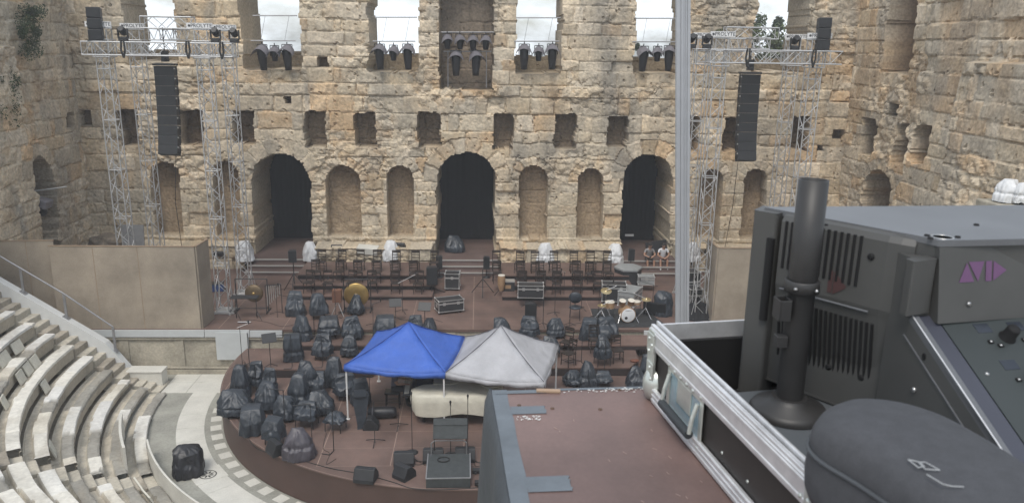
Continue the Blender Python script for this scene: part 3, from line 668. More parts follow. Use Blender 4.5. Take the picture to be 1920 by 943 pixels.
for (x, y, l) in ((-12.85, 29.84, 'black cable loop hanging on the left truss near the speaker stack'), (-9.35, 29.84, 'black cable loop hanging at the inner end of the left truss'), (-10.55, 29.84, 'black cable loop hanging on the left truss below a moving lamp')):
    b = MB(); b.path([(x, y, TT + .3), (x - .04, y, TT - .05), (x + .03, y, TT - .32), (x + .1, y, TT - .05), (x + .08, y, TT + .3)], .035, 6); tag(b.build('cable_loop', M['cable']), l, 'cable', 'cable loops on the trusses')
for (x, y, l) in ((9.75, 29.3, 'black cable loop hanging on the right truss near its inner tower'), (12.2, 29.3, 'black cable loop hanging on the right truss near the speaker stack')):
    b = MB(); b.path([(x, y, TT + .35), (x - .04, y, TT), (x + .03, y, TT - .3), (x + .1, y, TT), (x + .08, y, TT + .35)], .035, 6); tag(b.build('cable_loop', M['cable']), l, 'cable', 'cable loops on the trusses')
b = MB(); b.path([(-11.9, 31.5, 8.1), (-12.3, 32, 6), (-12.6, 33, 4), (-13.1, 34.5, 2.0)], .012, 4); tag(b.build('guy_cable', M['cable']), 'thin cable running down from the left hanging array to the deck', 'cable')
b = MB(); b.path([(10.4, 31.2, 8.2), (10.6, 32, 6), (10.7, 33, 3.5)], .012, 4); tag(b.build('guy_cable', M['cable']), 'thin cable running down from the right hanging array', 'cable')

# ------------------------------------------------------------------ hooded lamps in the high windows
def hood_lamp(px, py, big, lab, Y=37.2):
    p = AY(px, py, Y); s = 1. if big else .8; r = thing('hooded_lamp', lab, 'stage light', p, rnd.uniform(-.25, .25), 'hooded lamps in the wall openings')
    b = MB(); n = 9; vs = []; w = .31 * s; t = .012
    for j in range(4):
        y = .16 - .17 * j; dz = -.06 * j - (.05 if j == 3 else 0)
        for k in range(n):
            a = pi * k / (n - 1); f = 1 + .10 * j; vs.append((-cos(a) * w * f + rnd.uniform(-.012, .012), y, sin(a) * .20 * s + dz - .16 * s * abs(cos(a)) ** 2 + rnd.uniform(-.012, .012)))
    fs = [(j * n + k, j * n + k + 1, (j + 1) * n + k + 1, (j + 1) * n + k) for j in range(3) for k in range(n - 1)]
    b.add(vs, fs, 0, True); b.add([(x, y, z - t) for x, y, z in vs], [f[::-1] for f in fs], 0, True); b.build('hood', M['hood'], r)
    b = MB(); R = Matrix.Rotation(.14, 3, 'X'); L_ = .95 if big else .5
    b.lathe([(.05 * s, -L_ * .98), (.15 * s, -L_), (.16 * s, -L_ * .8), (.20 * s, -L_ * .45), (.21 * s, -.1), (.12 * s, 0.02)], 12, R=R, c=(0, .0, -.02)); b.build('lamp_body', M['blackmetal'], r)
    b = MB(); e = R @ Vector((0, 0, -L_ - .005)); b.lathe([(.12 * s, -.004), (.12 * s, .004)], 12, R=R, c=e); b.build('lens', M['lens'], r)
    b = MB()
    for q in (-1, 1): b.tube((q * .24 * s, .05, -.3), (q * .24 * s, .08, .16), .018, 4)
    b.tube((-.24 * s, .08, .16), (.24 * s, .08, .16), .018, 4); b.tube((0, .08, .16), (0, .08, .27), .025, 5); b.build('bracket', M['blackmetal'], r)
WN = ['first sky window from the left tower', 'sky window left of the dark central niche', 'dark central niche', 'sky window right of the dark central niche', 'sky window beside the grey post']
for wi, L_ in ((0, [(490, 91, 1, 'large left'), (514, 93, 0, 'small middle'), (537, 91, 1, 'large right')]), (1, [(711, 90, 1, 'large left'), (737, 92, 0, 'small middle'), (764, 90, 1, 'large right')]),
               (3, [(983, 90, 1, 'large left'), (1010, 93, 0, 'small middle'), (1036, 90, 1, 'large right')]), (4, [(1208, 94, 1, 'large left'), (1233, 94, 0, 'small middle'), (1255, 93, 1, 'large right')])):
    for px, py, bg, nm in L_: hood_lamp(px, py, bg, f'{nm} grey hooded lamp in the {WN[wi]}')
for px, py, bg, nm in ((839, 70, 0, 'first'), (863, 71, 0, 'second'), (887, 72, 0, 'third'), (911, 72, 0, 'fourth')): hood_lamp(px, py, bg, f'{nm} from the left of the upper row of hooded lamps in the {WN[2]}', 37.6)
for px, py, bg, nm in ((855, 102, 1, 'left'), (893, 102, 1, 'right')): hood_lamp(px, py, bg, f'large {nm} lamp of the lower pair in the {WN[2]}', 37.5)
def bar(px0, px1, py, lab, Y=37.45):
    a, c = AY(px0, py, Y), AY(px1, py, Y); b = MB(); b.tube(a, c, .03, 6); return a, c, tag(b.build('lamp_bar', M['steel']), lab, 'pipe', 'pipes across the wall openings')
for wi, (x0, x1, y1, y2) in ((0, (474, 557, 30, 77)), (1, (703, 782, 33, 78)), (3, (968, 1051, 34, 78)), (4, (1190, 1272, 35, 79))):
    bar(x0, x1, y1, f'thin upper pipe across the {WN[wi]}'); bar(x0 - 4, x1 - 3, y2, f'lower lamp pipe across the {WN[wi]}')
    for f, sd_ in ((.28, 'left'), (.82, 'right')):
        b = MB(); b.tube(AY(x0 + (x1 - x0) * f, y1, 37.46), AY(x0 + (x1 - x0) * (f - .1), y2, 37.46), .008, 4)
        tag(b.build('hanging_wire', M['steel']), f'thin {sd_} wire between the pipes, {WN[wi]}', 'wire', 'wires in the wall openings')
bar(826, 926, 61, f'lamp pipe across the {WN[2]}', 37.75); bar(832, 922, 97, f'second lower lamp pipe across the {WN[2]}', 37.75)
b = MB(); 
for px in (840, 912): b.tube(AY(px, 95, 37.75), AY(px, 165, 37.75), .025, 5)
tag(b.build('lamp_stand', M['steel']), f'pair of thin upright poles in the {WN[2]}', 'pole')
r = thing('doorway_lamp', 'grey covered lamp on a bar in the side wall arch above the long screen', 'stage light', AX(72, 378, -18.0)); b = MB(); b.box((0, 0, 0), (.9, .6, .35), R=Matrix.Rotation(.3, 3, 'Y')); b.build('hood', M['hood'], r, .05)
b = MB(); b.lathe([(.1, -.3), (.2, -.2), (.2, .2)], 10, c=(.1, -.1, -.3), R=Matrix.Rotation(.6, 3, 'X')); b.build('lamp_body', M['blackmetal'], r); b = MB(); b.tube((-.7, 0, .35), (1.0, .4, .55), .03, 6); b.build('bar', M['alu'], r)
# ------------------------------------------------------------------ wrapped things
M['plastic'] = mat('black_plastic_cover', (.038, .046, .058), .36, var=.25, scale=3, bump=.32, bscale=7)
M['plastic2'] = mat('purplish_plastic_cover', (.075, .068, .082), .45, var=.22, scale=3, bump=.10, bscale=9)
M['whitecover'] = mat('white_plastic_cover', (.66, .67, .68), .5, var=.06, scale=4, bump=.2, bscale=10)
M['bagplastic'] = mat('dark_bag_plastic', (.022, .022, .026), .38, var=.2, scale=4, bump=.3, bscale=14)
def crumple(seed, w, d, h, shape, mt, name='cover'):
    # a sheet pulled tight over whatever stands inside: hull of its supports, then folds towards the hem
    r = random.Random(seed); U = r.uniform; pts = []; wx, dy = w / 2, d / 2
    n = 12
    for k in range(n):
        t = 2 * pi * (k + U(-.25, .25)) / n; e = .62; x = math.copysign(abs(cos(t)) ** e, cos(t)) * wx * U(.90, 1.08); y = math.copysign(abs(sin(t)) ** e, sin(t)) * dy * U(.90, 1.08)
        pts.append((x, y, 0)); pts.append((x * U(.96, 1.04), y * U(.96, 1.04), h * U(.22, .42)))
    j = lambda s: U(-s, s)
    def top(x, y, z): pts.append((x * wx + j(.05) * w, y * dy + j(.05) * d, z * h * U(.96, 1.02)))
    if shape == 'box':
        for x, y, z in ((-.72, -.45, .90), (.72, -.45, .92), (.70, .60, 1), (-.70, .60, 1), (-.86, -.8, .55), (.86, -.8, .55)): top(x, y, z)
    elif shape == 'chair':
        for x, y, z in ((-.62, .55, .98), (.62, .55, 1), (-.55, .80, .9), (.55, .8, .9), (-.85, -.7, .50), (.85, -.7, .54), (.1, -.3, .78)): top(x, y, z)
    elif shape == 'cone':
        for x, y, z in ((-.38, .3, 1), (.36, .38, .95), (.0, .0, .93), (-.6, 0, .62), (.65, -.1, .60), (.0, -.6, .6)): top(x, y, z)
    elif shape == 'pillar':
        for x, y, z in ((-.5, -.2, .94), (.5, -.2, .96), (.5, .5, 1), (-.5, .5, 1), (-.72, -.55, .6), (.72, -.55, .6), (0, .1, 1.03)): top(x, y, z)
    elif shape == 'heap':
        for k in range(4): top((-.5, .45, -.1, .2)[k] + U(-.2, .2), (.1, .5, .6, -.1)[k], (1, .92, .84, .88)[k])
        for x, y, z in ((-.85, -.4, .45), (.85, -.3, .5), (0, -.75, .48)): top(x, y, z)
    elif shape == 'bag':
        for k in range(9): t = 2 * pi * k / 9; top(.95 * cos(t), .95 * sin(t), U(.70, .82))
        for x, y, z in ((-.5, .1, .98), (.4, .2, .94), (.8, 0, .86), (-.85, -.1, .85)): top(x, y, z)
    else:
        for k in range(8): t = 2 * pi * k / 8; top(.88 * cos(t), .88 * sin(t), .70)
        for k in range(7): t = 2 * pi * k / 7 + .4; top(.55 * cos(t), .55 * sin(t), .96)
    bm = bmesh.new()
    for p in pts: bm.verts.new(p)
    res = bmesh.ops.convex_hull(bm, input=bm.verts); bmesh.ops.delete(bm, geom=[g for g in res['geom_interior'] if isinstance(g, bmesh.types.BMVert)], context='VERTS')
    loose = [v for v in bm.verts if not v.link_faces]; bmesh.ops.delete(bm, geom=loose, context='VERTS')
    for it in range(4):
        lim = max(.05, .4 / 2 ** it) * max(.6, w)
        es = [e for e in bm.edges if e.calc_length() > lim]
        if es: bmesh.ops.subdivide_edges(bm, edges=es, cuts=1, use_grid_fill=False); bmesh.ops.triangulate(bm, faces=bm.faces[:])
        bmesh.ops.smooth_vert(bm, verts=[v for v in bm.verts if v.co.z > .02], factor=.07, use_axis_x=True, use_axis_y=True, use_axis_z=True)
    bm.normal_update(); V = np.array([v.co for v in bm.verts]); N = np.array([v.normal for v in bm.verts]); z = np.clip(V[:, 2] / h, 0, 1); th = np.arctan2(V[:, 1], V[:, 0]); Sd = seed * 7.3
    # folds run down and spread out; creases cross them; the tape or tie pulls it in at one height
    k = max(w, d); fold = np.sin(th * 5 + 4 * vn(th * 1.5 + Sd, z * 1.2, seed) * 3 + seed) * (1 - z) ** 1.2 * .026
    a_ = th * k * .9 * 3; crease = (1 - np.abs(2 * fbm(a_ * .8 + z * 2 + Sd, z * h * 2.8 - a_ * .6, seed, 2) - 1) * 2.6); crease2 = (1 - np.abs(2 * fbm(a_ * 1.2 - z * 3 + Sd, z * h * 2.2 + a_ * .8, seed + 3, 2) - 1) * 2.6)
    sag = (fbm(a_ * .7 + Sd, z * h * 1.6, seed + 8, 3) - .55) * .13 * (1 - np.abs(2 * z - .9))
    am = .7 if shape in ('box', 'pillar') else 1.15
    ck = (1.15 - .85 * z) * (.35 + .65 * (vn(a_ * .6 + 3, z * h * 1.5, seed + 12) > .45))
    if shape == 'chair':
        t_ = np.clip((z - .42) / .22, 0, 1); V[:, 1] = np.where(V[:, 1] < .12 * d, V[:, 1] + (.12 * d - V[:, 1]) * .62 * t_ * t_ * (3 - 2 * t_), V[:, 1])
    D = (fold + am * ck * (.016 * np.clip(crease, -.3, 1) + .012 * np.clip(crease2, -.3, 1)) + am * sag) * min(1.25, .45 + k)
    if shape not in ('bag',): D -= .035 * np.exp(-((z - U(.30, .45)) / .06) ** 2) * (U(0, 1) > .5)
    V = V + N * D[:, None]; low = np.array([v.co.z < .02 for v in bm.verts]); V[:, 2] = np.where(low, .008 + .10 * np.clip(vn(th * 2.2 + Sd, z * 0, seed + 2) - .45, 0, 1) * (shape != 'bag'), np.maximum(V[:, 2], .012))
    for v, c in zip(bm.verts, V): v.co = c
    for f in bm.faces: f.smooth = True
    me = bpy.data.meshes.new(name); bm.to_mesh(me); bm.free(); me.materials.append(mt)
    try: me.set_sharp_from_angle(angle=radians(38))
    except Exception: pass
    return me
WG = 'orchestra seats wrapped in black plastic'
cov_n = [100]
def covered(px, py, top, wpx, z, shape, lab, mt='plastic', legs=False, dk=.85, rz=None, name='covered_chair', cat='covered chair', group=WG):
    cov_n[0] += 1; f = G(px, py, z); dep = f.y * .968 + (HC - z) * .252; w = wpx * dep / 1480 * 1.02
    d = w * dk; yc = f.y + d * .42; h = AY(px, top, yc + .1).z - z; x = AY(px, (py + top) / 2, yc).x
    r = thing(name, lab, cat, (x, yc, z), rnd.uniform(-.3, .3) if rz is None else rz, group)
    lift = (.20, .09, 0)[cov_n[0] % 3] if (not legs and name == 'covered_chair') else 0
    o = bpy.data.objects.new('cover', crumple(cov_n[0], w, d, h - lift if not legs else h - .3, shape, M[mt])); link(o, r); o.location = (0, 0, lift)
    if legs:
        o.location = (0, 0, .3)
        for sx in (-1, 1):
            for sy in (-1, 1): b = MB(); b.tube((sx * w * .36, sy * d * .36, 0), (sx * w * .34, sy * d * .34, .42), .014, 5); b.build('leg', M['blackmetal'], r)
    elif name == 'covered_chair':
        for sx in (-1, 1):
            for sy in (-1, 1): b = MB(); b.tube((sx * w * .30, sy * d * .28, 0), (sx * w * .28, sy * d * .26, .4), .014, 5); b.build('leg', M['blackmetal'], r)
    return r
CV = [
 (553, 594, 545, 36, MZ, 'chair', 'rounded black cover standing beside the tall tripod and small gong'), (597, 600, 548, 33, MZ, 'pillar', 'narrow upright black cover between the small gong and the big bronze gong'),
 (668, 592, 550, 30, MZ, 'cone', 'black cover bunched in front of the big bronze gong'),
 (566, 640, 588, 35, QZ, 'heap', 'crumpled black cover at the stage edge, leftmost of the row along the edge'), (617, 638, 592, 40, QZ, 'box', 'boxy black cover at the stage edge, second of the row along the edge'),
 (660, 640, 592, 38, QZ, 'chair', 'black cover at the stage edge, third in the row, left of the blue canopy'), (722, 640, 590, 42, QZ, 'box', 'black cover behind the blue canopy, left of its peak'),
 (778, 640, 590, 34, QZ, 'chair', 'black cover just right of the blue canopy peak, behind it'), (805, 640, 593, 32, QZ, 'cone', 'black cover behind the blue canopy nearest the black trunk'),
 (549, 680, 623, 38, PZ, 'box', 'square black cover, leftmost of three on the low platform'), (605, 678, 624, 36, PZ, 'chair', 'black cover, middle of three on the low platform'), (655, 672, 627, 34, PZ, 'pillar', 'rounded black cover, rightmost of three on the low platform by the blue canopy'),
 (449, 748, 682, 36, EZ, 'pillar', 'tall crumpled black cover at the far left back of the round stage'), (478, 735, 676, 32, EZ, 'chair', 'black cover at the back left of the round stage with wire music stand before it'),
 (441, 786, 728, 62, EZ, 'heap', 'wide sagging black cover at the left rim of the round stage'), (504, 738, 688, 30, EZ, 'chair', 'narrow black cover behind the leaning one near the platform corner'),
 (500, 778, 712, 44, EZ, 'cone', 'pointed black cover in the middle of the left group'), (534, 792, 738, 42, EZ, 'heap', 'shiny crumpled black cover in the left group between cone and chair'),
 (473, 818, 756, 50, EZ, 'box', 'big boxy black cover near the front left rim'), (513, 838, 780, 42, EZ, 'box', 'boxy black cover just behind the wedge monitor'),
 (576, 742, 672, 42, EZ, 'heap', 'rumpled black cover right at the low platform front edge'), (560, 768, 698, 40, EZ, 'pillar', 'tall black cover with flat grey face in the middle group'),
 (594, 744, 695, 38, EZ, 'chair', 'black cover behind the twisted one in the middle group'), (600, 782, 728, 50, EZ, 'heap', 'twisted black cover leaning over in the middle group'),
 (626, 728, 668, 36, EZ, 'pillar', 'tall pale grey topped cover left of the blue canopy pole'), (648, 752, 700, 44, EZ, 'chair', 'low black cover half behind the blue canopy pole'),
 (676, 765, 708, 36, EZ, 'box', 'black cover under the left corner of the blue canopy'), 
 (941, 642, 592, 38, QZ, 'heap', 'black cover behind the grey canopy left of its peak'), (991, 640, 592, 36, QZ, 'chair', 'grey black cover behind the grey canopy in front of the dark cabinet'), (1043, 636, 593, 34, QZ, 'heap', 'black cover at the stage edge behind the grey canopy right corner'),
 (1105, 640, 593, 34, QZ, 'box', 'boxy black cover at the stage edge left of the drum kit'), (1138, 644, 594, 40, QZ, 'chair', 'black cover at the stage edge nearest the drum kit'),
 (1130, 688, 624, 34, PZ, 'cone', 'black cover draped over a chair in the middle of the slanting platform'), (1002, 668, 630, 38, PZ, 'heap', 'low black cover peeping over the grey canopy roof'), (1032, 672, 628, 34, PZ, 'heap', 'rumpled low black cover near the grey canopy roof corner'),
 (1074, 726, 692, 40, EZ, 'heap', 'low crumpled black cover, left of three before the slanting platform'), (1104, 730, 674, 36, EZ, 'cone', 'pointed black cover, middle of three before the slanting platform'), (1131, 728, 695, 34, EZ, 'chair', 'black cover, right of three before the slanting platform'),
 (1192, 732, 682, 36, EZ, 'heap', 'black cover at the right rim of the round stage beside the flight case corner'), (1212, 720, 662, 30, EZ, 'pillar', 'tall black cover at the right rim nearest the silver case corner'),
]
for c in CV: covered(*c[:6], c[6], legs=('draped over a chair' in c[6]))
covered(575, 806, 752, 46, EZ, 'chair', 'covered chair with bare legs showing behind the purplish cover', legs=True)
covered(629, 812, 770, 42, EZ, 'heap', 'covered chair on thin legs standing out at the right of the front group', legs=True)
covered(560, 866, 798, 58, EZ, 'cone', 'large purplish grey cover at the front left of the round stage', 'plastic2')
covered(1243, 594, 542, 36, MZ, 'bag', 'big dark wrapped barrel shape beside the grey post', 'plastic', name='wrapped_drum', cat='covered drum', group=None, dk=1.)
covered(351, 897, 828, 54, 0.012, 'bag', 'stuffed black plastic sack standing on the white marble ring', 'bagplastic', name='plastic_sack', cat='sack', group=None, dk=1., rz=.4)
covered(852, 474, 440, 38, 2.34, 'heap', 'dark heap of covered gear in the central doorway', 'plastic', name='covered_gear', cat='covered gear', group=None)
for px, py, top, w, Y, l in ((460, 488, 450, 34, 36.4, 'white wrapped lamp half behind the inner left tower'), (582, 488, 452, 27, 36.45, 'white wrapped lamp on the left corner of the footing beside the side door'), (733, 488, 450, 30, 36.45, 'white wrapped lamp on the footing beside the inscribed stone'),
     (1022, 489, 454, 34, 36.45, 'round white wrapped lamp on the footing right of the central door'), (1153, 493, 456, 32, 36.45, 'tall white wrapped lamp on the footing nearest the seated people'), (1298, 489, 453, 26, 36.4, 'white wrapped lamp peeping out behind the grey post'),
     (1887, 378, 334, 50, 22.4, 'puffy white wrapped lamp above the console at the right wall'), (1915, 380, 341, 34, 22.0, 'white wrapped lamp at the right picture edge, behind the puffy one')):
    a = AY(px, py, Y); h = AY(px, top, Y).z - a.z; dep = Y * .968 + (HC - a.z) * .252; w_ = w * dep / 1480
    cov_n[0] += 1; r = thing('wrapped_lamp', l, 'covered lamp', (a.x, Y, a.z), rnd.uniform(-.4, .4), 'lamps wrapped in white plastic')
    o = bpy.data.objects.new('cover', crumple(cov_n[0], w_ * .95, w_ * .85, h, 'dome', M['whitecover'])); link(o, r)
    b = MB(); b.tube((0, 0, -.25), (0, 0, h * .5), .05, 6); b.build('stand', M['blackmetal'], r)

q = AY(1895, 380, 22.2); b = MB(); b.box((q.x + .75, 22.2, q.z / 2 - .01), (2.6, 1.6, q.z - .02)); o = b.build('stone_pier', M['front_wall'], None, .05); tag(o, 'squared stone pier at the right side wall carrying the white wrapped lamps', 'stone pier')
# ------------------------------------------------------------------ chairs
M['chairwood'] = mat('dark_brown_chair', (.030, .021, .018), .5, var=.15)
def chair_proto():
    r = bpy.data.objects.new('ladder_back_chair', None); COL.objects.link(r)
    b = MB(); b.box((0, 0, .45), (.40, .40, .035)); b.build('seat', M['chairwood'], r, .01)
    for sx in (-1, 1):
        b = MB(); b.tube((sx * .18, -.18, 0), (sx * .17, -.17, .44), .017, 6); b.build('leg', M['chairwood'], r)
        b = MB(); b.tube((sx * .18, .20, 0), (sx * .17, .17, .44), .017, 6); b.tube((sx * .17, .17, .44), (sx * .18, .23, .94), .017, 6); b.build('leg', M['chairwood'], r)
    b = MB()
    for z in (.62, .74, .86, .92): b.box((0, .18 + (z - .44) * .1, z), (.35, .02, .05 if z > .85 else .03))
    b.build('backrest', M['chairwood'], r)
    b = MB()
    for sy in (-.17, .18): b.tube((-.18, sy, .2), (.18, sy, .2), .01, 5)
    for sx in (-.175, .175): b.tube((sx, -.17, .16), (sx, .19, .16), .01, 5)
    b.build('stretcher', M['chairwood'], r)
    return r
CH = chair_proto(); used = [0]
def chair(x, y, z, rz, lab, group):
    if not used[0]: o = CH; used[0] = 1; o.location = (x, y, z); o.rotation_euler = (0, 0, rz)
    else: o = copy_tree(CH, None, (x, y, z), rz)
    tag(o, lab, 'chair', group); return o
ROWS = [('left', 'rear', (603, 640, 674, 708, 743, 778, 814), 511, 2.4), ('left', 'middle', (594, 636, 672, 706, 741, 776), 530, 2.2), ('left', 'front', (580, 616, 660, 699, 742, 785), 550, 2.0),
        ('right', 'rear', (931, 973, 1003, 1037, 1076, 1108, 1137), 512, 2.4), ('right', 'middle', (932, 977, 1013, 1044, 1080, 1106, 1140), 531, 2.2), ('right', 'front', (978, 1014, 1043, 1082, 1120), 551, 2.0)]
for side, rw, xs, py, z in ROWS:
    for i, px in enumerate(xs):
        p = G(px, py, z); y = {'rear': 34.3, 'middle': 33.35, 'front': 32.45}[rw] + rnd.uniform(-.08, .08); x = AY(px, py, y).x
        chair(x, y, z, rnd.uniform(-.25, .25) + (0 if side == 'left' else -.05), f'{ORD[i]} black ladder back chair from the left in the {rw} row, {side} riser', f'chairs on the {side} riser')
for px, py, z, rz, l in ((1157, 680, PZ, .15, 'bare ladder back chair at the slanted end of the right platform'), (1066, 686, PZ, -.9, 'bare ladder back chair beside the corner of the grey canopy'), (1062, 664, PZ, -.6, 'bare ladder back chair behind the one at the grey canopy corner'), (1115, 660, QZ, .1, 'bare ladder back chair at the stage front below the drum kit')):
    p = G(px, py, z); chair(p.x, p.y + .1, z, rz, l, 'bare chairs on the right platform')
# ------------------------------------------------------------------ stands
def music_stand(px, py, z, h, rz, lab, desk=True, tilt=.9):
    p = G(px, py, z); r = thing('music_stand', lab, 'music stand', p, rz, 'black music stands')
    b = MB(); b.tube((0, 0, .08), (0, 0, h), .014, 6); b.build('pole', M['blackmetal'], r)
    for k in range(3):
        a = k * 2.1 + .4; b = MB(); b.tube((0, 0, .16), (cos(a) * .26, sin(a) * .26, .01), .011, 5); b.build('leg', M['blackmetal'], r)
    if desk:
        b = MB(); R = Matrix.Rotation(tilt, 3, 'X'); b.box(Vector((0, 0, h)) + R @ Vector((0, 0.0, 0.02)), (.48, .34, .012), R=R); b.box(Vector((0, 0, h)) + R @ Vector((0, -.17, .04)), (.48, .012, .05), R=R); b.build('desk', M['blackmetal'], r)
def wire_stand(px, py, z, h, rz, lab, w=.5):
    p = G(px, py, z); r = thing('frame_stand', lab, 'music stand', p, rz, 'bent tube frame stands')
    b = MB(); b.path([(-w * .5, -.25, .012), (0, -.25, .012), (0, 0, .012), (0, 0, h)], .013, 6); b.build('pole', M['blackmetal'], r)
    b = MB(); b.path([(0, 0, h), (-w, 0, h), ], .011, 6); b.build('arm', M['blackmetal'], r)
for a in ((548, 686, PZ, 1.15, .1, 'bent black frame stand before the leftmost platform cover'), (605, 684, PZ, 1.1, .05, 'bent black frame stand before the middle platform cover'), (655, 664, PZ, .9, .0, 'bent black frame stand before the rightmost platform cover'),
          (482, 742, EZ, 1.1, .0, 'bent black frame stand at the back left of the round stage'), (509, 752, EZ, 1.0, 1.2, 'bent black frame stand between covers at the left'), (626, 845, EZ, 1.3, -.3, 'bent black frame stand in front of the covered chair on thin legs'),
          (585, 822, EZ, 1.1, .2, 'bent black frame stand in front of the covered chair with bare legs'), (535, 800, EZ, 1.2, -.2, 'bent black frame stand in the left group of covers'), (1133, 695, PZ, 1.15, .1, 'bent black frame stand at the slanting platform edge'),
          (694, 765, EZ, 1.1, .2, 'bent black frame stand under the blue canopy'), (1090, 680, PZ, 1.0, .8, 'bent black frame stand among the right chairs')):
    wire_stand(*a)
for a in ((508, 690, PZ, 1.1, .4, 'wire music stand standing alone on the left platform corner'), (590, 636, MZ, 1.1, .1, 'thin stand between two covers along the stage edge'), (742, 602, MZ, .75, .15, 'low black music stand with square desk on the deck behind the blue canopy'),
          (797, 630, MZ, 1.15, -.2, 'black music stand behind the right slope of the blue canopy'), (690, 560, MZ, 1.2, 0, 'thin black stand beside the big bronze gong'), (1018, 612, MZ, 1.2, .3, 'thin black stand between covers left of the drum kit'), (1068, 612, MZ, 1.3, -.1, 'tall thin stand left of the office chair'), (468, 688, PZ, 1.25, .2, 'thin stand at the far left platform edge')):
    music_stand(*a, desk=a[5].startswith(('low', 'black', 'wire')))
def mic_stand(px, py, z, h, lab, base='round', boom=0., rz=0., tip=True):
    p = G(px, py, z); r = thing('microphone_stand', lab, 'microphone stand', p, rz, 'microphone stands')
    b = MB(); b.tube((0, 0, .02), (0, 0, h), .011, 6); b.build('pole', M['blackmetal'], r)
    if base == 'round': b = MB(); b.lathe([(.17, 0), (.17, .02), (.05, .04)], 18); b.build('base', M['blackmetal'], r)
    else:
        for k in range(3):
            a = k * 2.094 + .5; b = MB(); b.tube((0, 0, .12), (cos(a) * .32, sin(a) * .32, .012), .012, 5); b.build('leg', M['blackmetal'], r)
    e = Vector((0, 0, h))
    if boom: b = MB(); e = Vector((boom, 0, h + abs(boom) * .35)); b.tube((-boom * .3, 0, h - abs(boom) * .1), e, .011, 5); b.build('boom', M['edge_alu'] if int(px) % 2 else M['blackmetal'], r)
    if tip: b = MB(); b.lathe([(.012, -.08), (.02, -.02), (.032, .03), (.02, .07)], 10, c=e + Vector((0, 0, .05))); b.build('microphone', M['blackmetal'], r)
for a in ((773, 848, EZ, 1.75, 'tall thin microphone stand on a round base left of the conductor desk'), (845, 853, EZ, 1.55, 'microphone stand behind the conductor desk'), (877, 850, EZ, 1.7, 'tall microphone stand right of the conductor desk')):
    mic_stand(*a)
for a in ((747, 800, EZ, .5, 'low tripod stand on the deck before the piano', 'tri', 0, 0, False), (703, 830, EZ, 1.3, 'microphone stand left of the front floor speakers', 'tri', 0, 0, False), (455, 690, EZ, 1.55, 'thin microphone stand with boom at the far left of the round stage', 'tri', .3, .2),
          (630, 600, MZ, 1.3, 'microphone stand with boom left of the big bronze gong', 'tri', -.35, .4), (608, 585, MZ, 1.2, 'microphone stand on the deck left of the big gong', 'tri', .3, 1.), (640, 590, MZ, 1.1, 'third microphone stand left of the big bronze gong', 'tri', .4, -.5), (755, 585, MZ, 1.3, 'microphone stand with long tilted boom on the open deck', 'tri', .6, .5),
          (1040, 590, MZ, 1.4, 'microphone stand with boom right of the open trunk', 'tri', -.3, .3), (1010, 560, MZ, 1.4, 'microphone stand before the right riser', 'tri', .4, .2), (1090, 580, MZ, 1.3, 'microphone stand between office chair and drum kit', 'tri', .5, .6), (1122, 595, MZ, 1.2, 'microphone stand reaching over the drums from the left', 'tri', .6, .3),
          (1222, 592, MZ, 1.3, 'microphone stand right of the drum kit', 'tri', -.6, .2), (520, 590, MZ, 1.15, 'pale microphone stand right of the small gong frame', 'tri', .1, .3), (700, 612, MZ, .9, 'low microphone stand on the deck behind the blue canopy', 'tri', .3, .1), (1075, 680, PZ, .3, 'low metal stand foot on the slanting platform', 'tri', 0, 0, False), (1057, 560, MZ, 1.2, 'microphone stand by the right riser edge', 'tri', -.3, 1.)):
    mic_stand(*a)
def tripod(px, py, z, h, spread, lab, spk=None, top=True):
    p = G(px, py, z); r = thing('tripod_stand', lab, 'tripod stand', p, 0, 'speaker tripods')
    b = MB(); b.tube((0, 0, .3), (0, 0, h), .022, 6); b.build('pole', M['blackmetal'], r)
    for k in range(3):
        a = k * 2.094 + .52; b = MB(); b.tube((0, 0, h * .62), (cos(a) * spread, sin(a) * spread, .015), .018, 5); b.tube((0, 0, .35), (cos(a) * spread * .6, sin(a) * spread * .6, h * .27), .01, 5); b.build('leg', M['blackmetal'], r)
def box_speaker(loc, w, d, h, rz, lab, group=None):
    r = thing('loudspeaker', lab, 'loudspeaker', loc, rz, group); b = MB(); b.prism([(-w / 2, -d / 2), (w / 2, -d / 2), (w * .38, d / 2), (-w * .38, d / 2)], 0, h); b.build('cabinet', M['spk'], r, .012)
    b = MB(); b.box((0, -d / 2 - .006, h / 2), (w * .9, .012, h * .92)); b.build('grille', M['grille'], r)
for px, feet, top, bot, w, l in ((553, 549, 469, 490, .34, 'black speaker on the tall tripod in front of the side door steps'), (810, 552, 500, 532, .48, 'large black speaker on a tripod at the inner end of the left riser')):
    p = G(px, feet, MZ); tripod(px, feet, MZ, AY(px, bot, p.y).z - MZ, .62, l.replace('black speaker on', 'black tripod holding the speaker in').replace('in the tall tripod', 'before') if False else ('tripod under the speaker before the side door steps' if px == 553 else 'tripod under the large speaker beside the left riser'))
    z0 = AY(px, bot, p.y).z; box_speaker((p.x, p.y, z0), w, .36, AY(px, top, p.y).z - z0, .1, l, 'black speakers on tripods')
p = G(905, 552, MZ); tripod(905, 552, MZ, 1.15, .55, 'bare black tripod left of the right riser')
